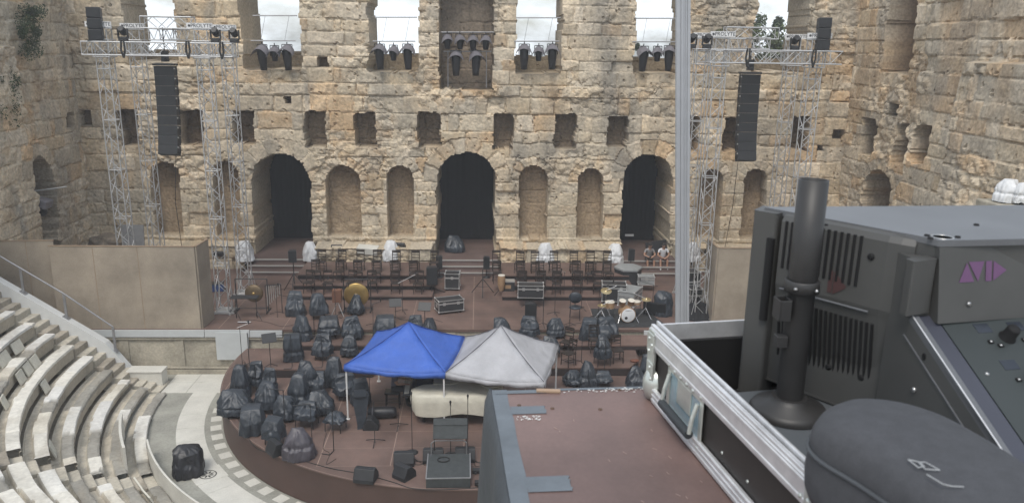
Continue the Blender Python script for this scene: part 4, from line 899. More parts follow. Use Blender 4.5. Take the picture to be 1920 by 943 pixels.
for px, y0, y1, l in ((824, 502, 478, 'small black speaker on the step left of the central door'), (912, 502, 480, 'small black speaker on the step right of the central door'), (1182, 487, 466, 'small black speaker on a pole beside the seated people'), (547, 489, 466, 'small black speaker on the steps of the side door')):
    if px == 547: continue
    p = AY(px, y0, 35.55); zt = AY(px, y1, 35.55).z
    box_speaker((p.x, 35.45, p.z), .3, .28, zt - p.z, 0, l, 'small speakers by the doors')
    b = MB(); b.tube((p.x, 35.45, MZ + .005), (p.x, 35.45, p.z), .018, 6); b.lathe([(.2, 0), (.2, .02), (.03, .05)], 12, c=(p.x, 35.45, MZ + .001)); tag(b.build('speaker_pole', M['blackmetal']), 'thin black pole under the ' + l.replace(' on the step', ' speaker,').split(' speaker')[0] + ' speaker at ' + ('the left of the central door' if px == 824 else 'the right of the central door' if px == 912 else 'the steps with seated people'), 'speaker pole')
# floodlights on the footing, inscribed stone
for px, py, l in ((632, 470, 'small black floodlight on the rubble footing left of the inscribed stone'), (750, 466, 'small black floodlight on the footing behind the white wrapped lamp'), (1000, 478, 'small black floodlight on the footing right of the central door'), (1108, 482, 'small black floodlight on the footing under the niche right of centre'), (1331, 476, 'small black floodlight on the footing above the beige screen'), (410, 482, 'small black floodlight on the footing beside the inner left tower')):
    p = AY(px, py, 36.6); r = thing('floodlight', l, 'floodlight', p, rnd.uniform(-.3, .3), 'floodlights on the wall footing')
    b = MB(); R = Matrix.Rotation(.7, 3, 'X'); b.box((0, 0, .16), (.52, .12, .3), R=R); b.build('lamp_housing', M['blackmetal'], r, .01)
    b = MB(); b.box(R @ Vector((0, -.065, 0)) + Vector((0, 0, .16)), (.44, .012, .22), R=R); b.build('glass', M['lens'], r)
    b = MB(); b.path([(-.28, 0, .2), (-.28, 0, -.05), (.28, 0, -.05), (.28, 0, .2)], .012, 5); b.build('bracket', M['blackmetal'], r)
p = AY(690, 474, 36.55); b = MB(); b.box((0, 0, .16), (1.0, .5, .34)); o = b.build('inscribed_stone', M['white_marble'], None, .03); o.location = p; o.rotation_euler = (.15, .05, -.1); tag(o, 'white carved marble block lying on the rubble footing', 'stone block')
# ------------------------------------------------------------------ flight cases and trunks
M['case_blk'] = mat('black_laminate', (.03, .03, .032), .5, var=.1, scale=4)
M['case_grey'] = mat('grey_case', (.28, .29, .29), .5, var=.08, scale=4)
def flight_case(loc, w, d, h, rz, lab, body='case_blk', wheels=True, lid=.28, name='flight_case', cat='flight case'):
    r = thing(name, lab, cat, loc, rz); z0 = .11 if wheels else .0
    b = MB(); b.box((0, 0, z0 + h / 2), (w, d, h)); b.build('case_body', M[body], r)
    b = MB(); e = .028
    for sx in (-1, 1):
        for sy in (-1, 1): b.box((sx * w / 2, sy * d / 2, z0 + h / 2), (e, e, h))
        for zz in (0, h * (1 - lid) - .012, h * (1 - lid) + .018, h): b.box((sx * w / 2, 0, z0 + zz), (e, d - e, e))
    for sy in (-1, 1):
        for zz in (0, h * (1 - lid) - .012, h * (1 - lid) + .018, h): b.box((0, sy * d / 2, z0 + zz), (w - e, e, e))
    b.build('edge_trim', M['edge_alu'], r)
    b = MB()
    for sx in (-1, 1):
        for sy in (-1, 1):
            for zz in (0, h): b.lathe([(.01, -.035), (.035, -.02), (.035, .02), (.01, .035)], 8, c=(sx * w / 2, sy * d / 2, z0 + zz))
    b.build('ball_corner', M['edge_alu'], r)
    for sx in ((-.28, .28) if w > .7 else (0,)): b = MB(); b.box((sx * w, -d / 2 - .008, z0 + h * (1 - lid)), (.11, .016, .12)); b.build('latch', M['edge_alu'], r)
    for sy in (-1, 1): b = MB(); b.box((sy * (w / 2 + .008), 0, z0 + h * .45), (.016, .2, .13)); b.build('handle', M['edge_alu'], r)
    if wheels:
        for sx in (-1, 1):
            for sy in (-1, 1): b = MB(); b.tube((sx * w * .4 - .02, sy * d * .36, .05), (sx * w * .4 + .02, sy * d * .36, .05), .05, 10); b.box((sx * w * .4, sy * d * .36, .095), (.08, .08, .03)); b.build('caster', M['blackmetal'], r)
    return r
flight_case(G(843, 566, MZ) + Vector((0, .9, 0)) if False else (-1.15, 33.6, MZ), .62, .55, .66, -.05, 'small upright black flight case with silver edges below the central door')
p = G(842, 588, MZ); flight_case((p.x, p.y + .25, MZ), 1.05, .55, .45, .35, 'low long black flight case with silver edges on the open deck')
p = G(995, 576, MZ); r = flight_case((p.x, p.y + .25, MZ + .42), 1.05, .55, .5, -.05, 'open topped black trunk with silver edges standing on a low stand', wheels=False)
b = MB()
for sx in (-1, 1): b.tube((p.x + sx * .4, p.y + .05, MZ + .005), (p.x - sx * .4, p.y + .25, MZ + .41), .016, 5)
tag(b.build('trunk_stand', M['blackmetal']), 'crossed black folding stand under the open topped trunk', 'stand')
p = G(994, 606, MZ); box_speaker((p.x, p.y + .2, MZ), .46, .4, .78, .1, 'black cabinet speaker standing before the open topped trunk')
p = G(1152, 570, MZ); flight_case((p.x, p.y + .3, MZ), 1.0, .6, .72, -.1, 'black case with silver edges behind the drum kit', lid=.2)
p = G(1187, 575, MZ); flight_case((p.x - .05, p.y + .5, MZ), .7, 1.1, .62, -.5, 'grey case with black grip behind the drum kit at right', body='case_grey', wheels=False)
p = G(1211, 545, MZ); flight_case((p.x, p.y + .1, MZ + .3), .7, .4, .36, -.1, 'small pale grey case on top beside the big grey case', body='case_grey', wheels=False)
p = G(1180, 540, MZ); r = thing('drum_case', 'hexagonal grey topped trunk at the foot of the steps with seated people', 'trunk', (p.x, p.y + .5, MZ)); b = MB(); b.lathe([(.62, 0), (.62, .72), (.64, .72), (.64, .8), (.5, .84)], 6, sm=False); b.build('case_body', M['case_blk'], r); b = MB(); b.lathe([(.66, .78), (.66, .86), (.3, .9)], 6, sm=False); b.build('lid', M['case_grey'], r)
for k, l in ((0, 'black rack case leaning by the right tower, nearest the deck edge'), (1, 'black rack case behind the first, beside the right beige screen')):
    flight_case((9.0 + .1 * k - .1, 30.9 + .75 * k, MZ), .5, .65, .95 + .5 * k, .1, l, wheels=False)
b = MB(); b.box((0, 0, .6), (.5, .4, 1.2)); 
# percussion: small table, conga, box
p = G(940, 556, MZ); r = thing('conga_drum', 'wooden hand drum on a stand beside the right riser', 'drum', (p.x, p.y + .1, MZ)); M['wood'] = mat('honey_wood', (.34, .215, .12), .45, var=.12, scale=6); M['skin'] = mat('drum_skin', (.62, .58, .5), .6, var=.05)
b = MB(); b.lathe([(.10, .25), (.16, .5), (.17, .8), (.15, .92)], 16); b.build('shell', M['wood'], r); b = MB(); b.lathe([(.155, .915), (.155, .94)], 16); b.build('drum_head', M['skin'], r); b = MB(); b.path([(-.3, .0, .01), (0, 0, .4), (.3, .1, .01)], .015, 5); b.build('stand', M['blackmetal'], r)
p = G(948, 553, MZ); r = thing('instrument_box', 'small dark box with wooden front and silver lid beside the hand drum', 'box', (p.x + .1, p.y + .1, MZ + .2)); b = MB(); b.box((0, 0, .2), (.55, .4, .4)); b.build('case_body', M['case_blk'], r); b = MB(); b.box((0, 0, .42), (.58, .42, .04)); b.build('lid', M['edge_alu'], r); b = MB(); b.box((0, -.203, .2), (.25, .01, .16)); b.build('front_panel', M['wood'], r); b = MB(); b.box((0, 0, -.1), (.5, .35, .195)); b.build('base', M['blackmetal'], r)
# office chair
p = G(1078, 600, MZ); r = thing('padded_chair', 'black padded chair with round backrest left of the drum kit', 'chair', (p.x, p.y + .1, MZ), -.1)
b = MB(); b.lathe([(.2, .46), (.25, .49), (.24, .53), (.05, .54)], 20); b.build('seat', M['plastic'], r); b = MB(); b.lathe([(.02, -.04), (.22, -.03), (.24, 0), (.22, .03), (.02, .04)], 20, R=Matrix.Rotation(pi / 2, 3, 'X') @ Matrix.Scale(1.1, 3, (1, 0, 0)), c=(0, .26, .82)); b.build('backrest', M['plastic'], r)
b = MB(); b.tube((0, .2, .5), (0, .27, .8), .02, 6); b.build('back_post', M['blackmetal'], r)
for sx in (-1, 1):
    for sy in (-1, 1): b = MB(); b.tube((sx * .2, sy * .2, 0), (sx * .18, sy * .18, .47), .014, 5); b.build('leg', M['blackmetal'], r)
# ------------------------------------------------------------------ gongs
M['bronze'] = mat('dark_bronze', (.20, .145, .085), .45, metal=.6, var=.2, scale=4); M['gold'] = mat('bright_bronze', (.46, .31, .11), .35, metal=.7, var=.15, scale=4)
def gong(px, py, R, Y, lab, mt):
    c = AY(px, py, Y); r = thing('gong', lab, 'gong', c); Rm = Matrix.Rotation(pi / 2, 3, 'X')
    b = MB(); b.lathe([(R * .97, -.08), (R, -.05), (R, 0), (R * .93, .03), (R * .4, .035), (R * .18, .045)], 36, R=Rm); b.build('plate', M[mt], r)
    b = MB(); b.lathe([(R * .18, .04), (R * .17, .07), (R * .1, .09), (.01, .095)], 20, R=Rm); b.build('boss', M['bronze' if mt == 'gold' else 'gold'], r)
    return c, r
def gong_frame(x0, x1, y, z0, z1, lab):
    r = thing('gong_stand', lab, 'gong stand', ((x0 + x1) / 2, y, z0)); w = (x1 - x0) / 2; h = z1 - z0
    for s in (-1, 1): b = MB(); b.tube((s * w, 0, 0), (s * w, 0, h), .022, 6); b.box((s * w, 0, .02), (.05, .6, .04)); b.build('post', M['blackmetal'], r)
    b = MB(); b.tube((-w, 0, h), (w, 0, h), .022, 6); b.tube((-w, 0, .12), (w, 0, .12), .015, 6); b.build('crossbar', M['blackmetal'], r)
pg = G(475, 583, MZ); Yg = pg.y; a, c = AY(445, 583, Yg), AY(504, 583, Yg); zt = AY(475, 523, Yg).z; gong_frame(a.x, c.x, Yg, MZ, zt, 'square black frame holding the small dark gong at the left of the deck')
cg, gr_ = gong(476, 550, .36, Yg - .06, 'small dark bronze gong hanging in the square frame at left', 'bronze')
b = MB(); b.tube((-.12, .03, .30), (-.1, .06, zt - cg.z), .006, 4); b.build('cord', M['cable'], gr_); b = MB(); b.tube((.12, .03, .30), (.1, .06, zt - cg.z), .006, 4); b.build('cord', M['cable'], gr_)
pg = G(668, 582, MZ); Yg = pg.y; a, c = AY(646, 582, Yg), AY(696, 582, Yg); zt = AY(668, 524, Yg).z; gong_frame(a.x, c.x, Yg, MZ, zt, 'black frame holding the big bronze gong before the left riser')
gong(668, 553, .50, Yg - .06, 'big bright bronze gong hanging in its frame before the left riser', 'gold')
# percussion table in front of the small gong
pt = G(462, 600, MZ); r = thing('percussion_table', 'narrow black folding table in front of the small dark gong', 'table', (pt.x, pt.y, MZ))
zt = AY(462, 559, pt.y).z - MZ; b = MB(); b.box((-.05, .15, zt), (1.05, .42, .04)); b.build('table_top', M['spk'], r, .01)
for sx in (-.42, .38):
    b = MB(); b.tube((sx, .15, .03), (sx, .15, zt), .016, 5); b.build('leg', M['blackmetal'], r); b = MB(); b.tube((sx, .15, .35), (sx + .22, -.05, .01), .012, 5); b.tube((sx, .15, .35), (sx - .1, .4, .01), .012, 5); b.build('brace', M['blackmetal'], r)
b = MB(); b.tube((0, 0, .05), (.5, 0, .05), .03, 8); o = b.build('stand_bag', M['steel']); o.location = G(446, 606, MZ); tag(o, 'short metal tube lying on the deck under the percussion table', 'tube')
# chimes stand right of it
p = G(515, 588, MZ); r = thing('chime_rack', 'bright metal chime rack on black legs right of the small gong', 'percussion rack', (p.x, p.y, MZ), .3)
b = MB(); b.tube((-.3, 0, 1.2), (.3, 0, 1.2), .018, 5); b.tube((-.3, 0, .01), (-.3, 0, 1.2), .016, 5); b.tube((.3, 0, .01), (.3, 0, 1.2), .016, 5); b.build('rack_frame', M['blackmetal'], r)
for k in range(7): b = MB(); x = -.24 + .08 * k; b.tube((x, 0, 1.18), (x, 0, .35 + .07 * k), .016, 6); b.build('chime_tube', M['edge_alu'], r)
# xylophone-like wooden box right of the gong stand
p = G(622, 592, MZ)
r = thing('wood_box_drum', 'small reddish wooden box on a stand left of the big gong', 'drum', (p.x + .25, p.y, MZ)); b = MB(); b.box((0, 0, .85), (.36, .3, .5)); b.build('shell', mat('red_brown_wood', (.17, .08, .05), .5), r, .01); b = MB(); b.path([(-.25, -.15, .01), (0, 0, .6), (.25, -.15, .01)], .014, 5); b.build('stand', M['edge_alu'], r)
# ------------------------------------------------------------------ drum kit
M['chrome'] = mat('chrome', (.75, .75, .75), .2, metal=.9, var=.04); M['cymbal'] = mat('cymbal_brass', (.55, .44, .24), .3, metal=.8, var=.1)
M['mat_dark'] = mat('dark_carpet', (.032, .033, .035), .95, var=.15, scale=8)
pd = G(1176, 606, MZ); DX, DY = pd.x, pd.y + .25; GD = 'drums of the kit'
b = MB(); b.prism([(DX - 1.35, DY - .75), (DX + 1.55, DY - .7), (DX + 1.0, DY + 1.5), (DX - 1.2, DY + 1.5)], MZ + .004, MZ + .016); tag(b.build('drum_carpet', M['mat_dark']), 'dark grey carpet under the drum kit', 'carpet')
zf = MZ + .016
r = thing('bass_drum', 'bass drum with round white front head and wooden shell', 'drum', (DX, DY, zf), .12); Rm = Matrix.Rotation(pi / 2, 3, 'X')
b = MB(); b.lathe([(.285, -.42), (.285, .0)], 32, R=Rm, c=(0, -.2, .31)); b.build('shell', M['wood'], r); b = MB(); b.lathe([(.302, 0), (.31, .03), (.285, .035)], 32, R=Rm, c=(0, -.2, .31)); b.build('hoop', M['wood'], r)
b = MB(); b.lathe([(.28, .036), (.27, .04), (.01, .04)], 32, R=Rm, c=(0, -.2, .31)); hd = b.build('drum_head', mat('white_drum_head', (.72, .73, .74), .45, var=.03), r); b = MB(); b.lathe([(.06, .041), (.06, .044)], 18, R=Rm, c=(-.08, -.2, .20)); b.build('port_hole', M['blackmetal'], hd)
t = text_mesh('lettering', 'YAMAHA', .062, M['ink2'], hd, .001); t.location = (0, -.2 - .043, .50); t.rotation_euler = (pi / 2, 0, 0)
for s in (-1, 1): b = MB(); b.tube((s * .27, -.1, .35), (s * .42, -.3, 0), .014, 6); b.build('spur', M['chrome'], r)
for (dx, dz, l) in ((-.16, .72, 'l'), (.2, .72, 'r')):
    b = MB(); Rt = Matrix.Rotation(.35, 3, 'X'); b.lathe([(.13, -.1), (.13, .1), (.135, .1), (.135, .115)], 20, R=Rt, c=(dx, .1, dz)); q = b.build('tom', M['wood'], r); b = MB(); b.lathe([(.137, .115), (.125, .119), (.01, .119)], 20, R=Rt, c=(dx, .1, dz)); b.build('tom_head', M['skin'], q)
    b = MB(); b.tube((dx, .1, dz - .08), (dx * .3, .05, .58), .014, 6); b.build('tom_mount', M['chrome'], r)
def drum(dx, dy, R, z0, h, lab, legs=3):
    r = thing('floor_drum', lab, 'drum', (DX + dx, DY + dy, zf), 0, GD); b = MB(); b.lathe([(R, z0), (R, z0 + h)], 24); b.build('shell', M['wood'], r)
    b = MB(); b.lathe([(R * 1.03, z0 + h - .02), (R * 1.03, z0 + h + .005), (R * .95, z0 + h + .012), (.01, z0 + h + .012)], 24); b.build('drum_head', M['skin'], r); b = MB(); b.lathe([(R * 1.04, z0 - .01), (R * 1.04, z0 + .025)], 24); b.build('hoop', M['chrome'], r)
    for k in range(3): a = k * 2.09 + .3; b = MB(); b.tube((R * cos(a) * 1.02, R * sin(a) * 1.02, z0 + .1), (R * cos(a) * 1.25, R * sin(a) * 1.25, 0), .012, 5); b.build('leg', M['chrome'], r)
drum(-.62, .35, .19, .42, .26, 'wooden floor drum left of the bass drum'); drum(.48, .55, .18, .50, .14, 'dark rimmed small drum right of the toms')
def cymbal(dx, dy, h, R, tilt, lab):
    r = thing('cymbal_stand', lab, 'cymbal stand', (DX + dx, DY + dy, zf), 0, 'cymbal stands'); b = MB(); b.tube((0, 0, .2), (0, 0, h), .012, 6); b.build('pole', M['chrome'], r)
    for k in range(3): a = k * 2.09 + 1.1; b = MB(); b.tube((0, 0, .4), (cos(a) * .33, sin(a) * .33, .012), .012, 5); b.build('leg', M['chrome'], r)
    b = MB(); b.lathe([(R, -.02), (R * .5, 0), (R * .18, .012), (R * .15, .04), (.012, .05)], 28, R=Matrix.Rotation(tilt, 3, 'X'), c=(0, 0, h)); b.build('cymbal', M['cymbal'], r)
    b = MB(); b.tube((0, 0, h), (.45 * (1 if dx < 0 else -1), .1, h + .18), .011, 5); b.build('boom', M['chrome'], r)
cymbal(-.72, .75, 1.02, .22, .35, 'cymbal on a stand at the left of the drum kit'); cymbal(.85, .4, .78, .19, .2, 'cymbal stand at the right of the bass drum'); cymbal(-.98, .1, .62, .17, .1, 'low hi hat stand at the left edge of the drum carpet')
b = MB(); b.box((0, .0, .28), (.9, .1, .62), R=Matrix.Rotation(.3, 3, 'X')); o = b.build('dark_drape', M['black_cloth']); o.location = (DX + 1.25, DY + .6, zf); o.rotation_euler = (0, 0, -.4); tag(o, 'black cloth covered panel right of the drum kit', 'covered panel')
b = MB(); n = 14
for k in range(n):
    a, e = -.9 + 1.8 * k / n, -.9 + 1.8 * (k + 1) / n
    b.add([(a, -.35 + .05 * sin(a * 9), .01), (e, -.35 + .05 * sin(e * 9), .01), (e * .8, .25, .55 + .1 * cos(e * 4)), (a * .8, .25, .55 + .1 * cos(a * 4)), (a, .4, .01), (e, .4, .01)], [(0, 1, 2, 3), (3, 2, 5, 4)])
o = b.build('cloth_heap', M['black_cloth']); o.location = G(1322, 600, MZ) + Vector((-.2, .2, 0)); tag(o, 'black cloth heap at the foot of the right front tower', 'cloth')
# ------------------------------------------------------------------ round stage front: wedges, conductor podium and desk, cables
def wedge(px, py, rz, w, lab, d=.46, h=.36, z=EZ):
    p = G(px, py, z); r = thing('wedge_monitor', lab, 'stage monitor', (p.x, p.y + .12, z), rz, 'floor wedge monitors')
    b = MB(); pr = [(-d / 2, 0), (d / 2, 0), (d / 2, h * .3), (d * .22, h), (-d * .1, h * .98), (-d / 2, h * .42)]
    vs = [Vector((-w / 2, y, zz)) for y, zz in pr] + [Vector((w / 2, y, zz)) for y, zz in pr]; n = len(pr)
    b.add(vs, [(k, (k + 1) % n, n + (k + 1) % n, n + k)[::-1] for k in range(n)] + [tuple(range(n)), tuple(range(2 * n - 1, n - 1, -1))]); b.build('cabinet', M['spk'], r, .012)
    m = Vector((0, (-d * .1 - d / 2) / 2, (h * .98 + h * .42) / 2)); a = atan2(h * .56, d * .4); b = MB(); b.box(m + Vector((0, -.006, .008)), (w * .9, hypot(h * .56, d * .4) * .92, .012), R=Matrix.Rotation(a, 3, 'X')); b.build('grille', M['grille'], r)
    b = MB(); b.box((w / 2 + .003, -.02, h * .45), (.008, .1, .05)); b.build('side_handle', M['blackmetal'], r); return p
wedge(685, 903, pi - .2, .56, 'black wedge monitor lying alone near the front rim, cable running from it'); wedge(757, 898, pi / 2 + .9, .46, 'black wedge monitor turned sideways in front of another at the rim')
wedge(757, 872, pi + .05, .56, 'black wedge monitor beside the left microphone stand'); wedge(812, 866, pi, .56, 'black wedge monitor behind the conductor podium at its left'); wedge(872, 864, pi, .56, 'black wedge monitor behind the conductor podium at its right')
wedge(517, 852, pi - .9, .5, 'black wedge monitor on the left rim in front of a boxy cover'); wedge(695, 806, pi / 2, .34, 'small black floor box at the foot of the tall black speaker'); 
M['podium'] = mat('dark_podium_carpet', (.05, .056, .058), .8, var=.15, scale=6, bump=.1)
a, c = G(798, 915, EZ), G(881, 915, EZ); e = G(805, 865, EZ + .28); pw = c.x - a.x; pdp = 1.3
r = thing('conductor_podium', 'square dark grey conductor podium with a rail behind it', 'podium', ((a.x + c.x) / 2, a.y + pdp / 2, EZ), .02)
b = MB(); b.box((0, 0, .14), (pw, pdp, .28)); b.build('platform', M['podium'], r, .012); b = MB(); b.path([(-pw * .42, pdp * .47, .28), (-pw * .42, pdp * .47, .62), (-pw * .34, pdp * .47, .7), (pw * .34, pdp * .47, .7), (pw * .42, pdp * .47, .62), (pw * .42, pdp * .47, .28)], .018, 8); b.build('rail', M['steel'], r)
b = MB(); b.box((0, -pdp / 2, .29), (pw, .03, .025)); 
for s in (-1, 1): b.box((s * pw / 2, 0, .285), (.03, pdp, .02))
b.build('edge_trim', M['steel'], r)
b = MB(); R0 = .16
b.path([Vector((r.location.x - .15 + R0 * cos(t), r.location.y + .3 + R0 * .8 * sin(t), EZ + .30 + .01 * (k % 2))) for k, t in enumerate(np.linspace(0, 4 * pi, 36))], .016, 5); tag(b.build('cable_coil', M['cable']), 'small coil of black cable lying on the conductor podium', 'cable coil')
p = G(842, 872, EZ); dz = AY(842, 806, p.y + .15).z; r = thing('conductor_desk', 'wide grey black conductor music desk on thin legs behind the podium', 'music desk', (p.x + .03, p.y + .2, EZ)); hh = dz - EZ
b = MB(); Rd = Matrix.Rotation(.95, 3, 'X'); b.box((0, .05, hh), (.94, .56, .02), R=Rd); b.box(Vector((0, .05, hh)) + Rd @ Vector((0, -.28, .03)), (.94, .02, .07), R=Rd); b.box(Vector((0, .05, hh)) + Rd @ Vector((0, .16, .02)), (.92, .16, .02), R=Rd); b.build('desk', M['podium'], r, .005)
for s in (-1, 1): b = MB(); b.tube((s * .44, 0, .01), (s * .44, 0, hh - .15), .016, 5); b.build('leg', M['blackmetal'], r)
b = MB(); b.tube((-.44, 0, hh - .22), (.44, 0, hh - .22), .014, 5); b.build('crossbar', M['blackmetal'], r)
def cable(pts, z, rr, lab):
    ps = [G(x, y, z) + Vector((0, 0, rr)) for x, y in pts]; q = []
    for i in range(len(ps) - 1):
        p0, p1, p2, p3 = ps[max(0, i - 1)], ps[i], ps[i + 1], ps[min(len(ps) - 1, i + 2)]
        for k in range(6): t = k / 6; q.append(.5 * ((2 * p1) + (p2 - p0) * t + (2 * p0 - 5 * p1 + 4 * p2 - p3) * t * t + (3 * p1 - p0 - 3 * p2 + p3) * t ** 3))
    q.append(ps[-1]); b = MB(); b.path(q, rr, 5); return tag(b.build('cable', M['cable']), lab, 'cable')
cable([(440, 775), (455, 800), (475, 835), (500, 848), (560, 862), (620, 878), (665, 886), (705, 895), (740, 905), (775, 916), (830, 918), (900, 914)], EZ, .012, 'long black cable running along the front rim of the round stage')
cable([(612, 812), (606, 840), (618, 850), (612, 870), (630, 860)], EZ, .007, 'thin cable curling on the deck beside the purplish cover')
for k, (x, y, l) in enumerate(((785, 866, 'tangle of black cable left of the conductor podium'), (897, 868, 'tangle of black cable right of the conductor podium'))):
    cable([(x + 14 * cos(t) + 4 * sin(3 * t), y + 5 * sin(t * 1.3) + 2 * cos(4 * t)) for t in np.linspace(0, 9, 16)], EZ, .009, l)
for x, y, l in ((893, 885, 'small black floor connector box beside the podium'), (897, 908, 'black plug box at the rim beside the flight case')):
    b = MB(); p = G(x, y, EZ); b.box((0, 0, .05), (.2, .16, .1)); b.box((.12, .02, .03), (.06, .1, .06)); b.box((-.02, -.1, .04), (.05, .06, .05)); o = b.build('connector_box', M['blackmetal'], None, .006); o.location = p; tag(o, l, 'connector box')
b = MB(); p = G(1190, 678, PZ); b.lathe([(.05, 0), (.13, .01), (.14, .05), (.1, .09), (.02, .1)], 14); o = b.build('shoe_bag', mat('rust_cloth', (.16, .06, .035), .7)); o.location = p; o.scale = (1.2, .7, 1); tag(o, 'small rust coloured pouch lying on the slanted platform end', 'pouch')
b = MB()
for k in range(5): b.path([G(1215 + 2 * k, 628, 1.5) + Vector((0, .0, .0))] + [G(1200 + 5 * k + 4 * sin(t * 2), 640 + 9 * t, 1.3) for t in (.8, 2, 3.2)] , .014, 5)
tag(b.build('cable_bunch', M['cable']), 'bunch of black cables hanging over the stage edge near the silver case', 'cable')
b = MB(); p = G(1225, 650, 1.3); b.box((0, 0, 0), (.9, .05, .75)); o = b.build('beige_board', M['offwhite'], None, .01); o.location = (p.x + .15, 28.36, 1.42); tag(o, 'pale board on the stage front behind the silver case corner', 'board')
# tall tapered black speaker under the canopy, left
p = G(676, 806, EZ); r = thing('column_speaker', 'tall tapered black monitor under the left edge of the blue canopy', 'loudspeaker', (p.x, p.y + .15, EZ), .2); b = MB(); b.prism([(-.12, -.1), (.12, -.1), (.12, .1), (-.12, .1)], 0, .02); b.add([(-.1, -.08, .02), (.1, -.08, .02), (.1, .12, .02), (-.1, .12, .02), (-.24, .1, 1.02), (.26, .1, 1.02), (.24, .4, 1.0), (-.22, .4, 1.0)], [(0, 1, 5, 4), (1, 2, 6, 5), (2, 3, 7, 6), (3, 0, 4, 7), (4, 5, 6, 7)]); b.build('cabinet', M['plastic'], r)
b = MB(); b.box((0, .05, 1.1), (.36, .04, .22), R=Matrix.Rotation(-.2, 3, 'X')); b.build('top_plate', M['plastic'], r)

p = G(405, 546, MZ); r = thing('blue_box', 'small blue plastic box with dark lid on the deck beside the left front tower', 'box', (p.x, p.y + .1, MZ), .2); b = MB(); b.box((0, 0, .16), (.62, .4, .32), taper=.94); b.build('box_body', mat('blue_plastic', (.03, .06, .17), .5), r, .02); b = MB(); b.box((0, 0, .34), (.64, .42, .04)); b.build('lid', M['case_blk'], r, .01)
cable([(500, 560), (520, 545), (545, 541), (560, 548), (540, 556), (515, 552), (505, 562)], MZ, .010, 'black cable looped on the deck below the side door steps')
cable([(455, 618 - 12), (470, 600), (500, 604), (530, 612), (560, 606)], MZ, .007, 'thin cable lying along the front of the deck under the gong table')
cable([(1040, 606), (1060, 612), (1085, 606), (1110, 612), (1140, 610)], MZ, .009, 'black cable lying on the deck in front of the drum carpet')
cable([(730, 590), (760, 600), (800, 596), (830, 604)], MZ, .007, 'thin cable lying on the deck in front of the long flight case')
# ------------------------------------------------------------------ canopies
M['blue'] = mat('blue_canopy_cloth', (.046, .125, .48), .6, var=.09, scale=1.4, bump=.35, bscale=3.5); M['greycloth'] = mat('grey_canopy_cloth', (.40, .40, .42), .65, var=.10, scale=1.4, bump=.35, bscale=3.5)
M['seam'] = mat('canopy_seam', (.12, .12, .14), .7); M['whitepole'] = mat('white_steel_pole', (.68, .68, .67), .4, var=.03); M['bluedark'] = mat('blue_seam', (.02, .06, .30), .6)
def canopy(corners, peak_px, ze, cloth, lab, seam, flare, poles=(0, 1, 2, 3)):
    r = thing('canopy', lab, 'canopy tent', (0, 0, 0)); c = [Vector(p) for p in corners]; mid = sum(c, Vector()) / 4; pk = AY(peak_px[0], peak_px[1], mid.y + .1)
    b = MB(); n = 12; t = .006
    for i in range(4):
        a, e = c[i], c[(i + 1) % 4]; vs = []; idx = {}
        for u in range(n + 1):
            for v in range(n + 1 - u):
                w = n - u - v; p = (a * u + e * v + pk * w) / n; f = (u * v) / (n * n) * 4; g_ = (u + v) / n
                p = p + Vector((0, 0, -.13 * f - .30 * g_ * (1 - g_) + .012 * sin(u * 2.1 + v * 1.3 + i) + .022 * max(0, abs(u - v) / n - .45) * sin((u + v) * 2.4 + i)))
                idx[u, v] = len(vs); vs.append(p)
        fs = []
        for u in range(n):
            for v in range(n - u):
                fs.append((idx[u, v], idx[u + 1, v], idx[u, v + 1]))
                if u + v < n - 1: fs.append((idx[u + 1, v], idx[u + 1, v + 1], idx[u, v + 1]))
        b.add(vs, fs, 0, True)
    o = b.build('roof_cloth', M[cloth], r); sd = o.modifiers.new('solid', 'SOLIDIFY'); sd.thickness = t
    for i in range(4):
        a, e = c[i], c[(i + 1) % 4]; b = MB(); vs = []; N = 14
        for j in range(N + 1):
            f = j / N; p = a + (e - a) * f; q = 4 * f * (1 - f); nrm = Vector((e.y - a.y, a.x - e.x, 0)).normalized()
            top = p + Vector((0, 0, -.13 * q)); bot = p + Vector((0, 0, -.195 - .10 * q * .6 + .012 * sin(j * 1.7 + i))) + nrm * (.025 * sin(j * 1.3 + i) + .02); vs += [top, bot]
        b.add(vs, [(2 * j, 2 * j + 1, 2 * j + 3, 2 * j + 2) for j in range(N)], 0, True); o = b.build('valance', M[cloth], r); sd = o.modifiers.new('solid', 'SOLIDIFY'); sd.thickness = .006
        b = MB(); N = 8; pts = []
        for j in range(N + 1):
            g_ = 1 - j / N; p = a * g_ + pk * (1 - g_); pts.append(p + Vector((0, 0, -.30 * g_ * (1 - g_) + .01)))
        b.path(pts, .012, 5); b.build('roof_seam', M[seam], r)
    for i in poles:
        a = c[i] + (mid - c[i]).normalized() * .06; b = MB(); b.box((a.x, a.y, (EZ + ze - .05) / 2), (.045, .045, ze - .05 - EZ)); b.box((a.x, a.y, EZ + .008), (.12, .12, .016)); b.box((a.x, a.y, EZ + .9), (.055, .055, .12)); b.build('pole', M['whitepole'], r)
        e = pk - Vector((0, 0, .35)); b = MB(); b.tube(Vector((a.x, a.y, ze - .12)), e, .012, 5); b.build('strut', M['whitepole'], r)
    return r
ze = 2.9; fl, fm, fr = G(645, 684, ze), G(835, 698, ze), G(1020, 716, ze); bl, bm, br = G(706, 621, ze), G(872, 631, ze), G(1047, 645, ze)
canopy([fl, fm - Vector((.012, 0, 0)), bm - Vector((.012, 0, 0)), bl], (766, 604), ze, 'blue', 'blue pop up canopy with pointed roof on white poles over the pianist', 'bluedark', 0)
gr = canopy([fm + Vector((.012, -.0, 0)), fr, br, bm + Vector((.012, 0, 0))], (939, 610), ze, 'greycloth', 'pale grey pop up canopy joined to the blue one, over the covered piano', 'seam', 0, (1, 2))
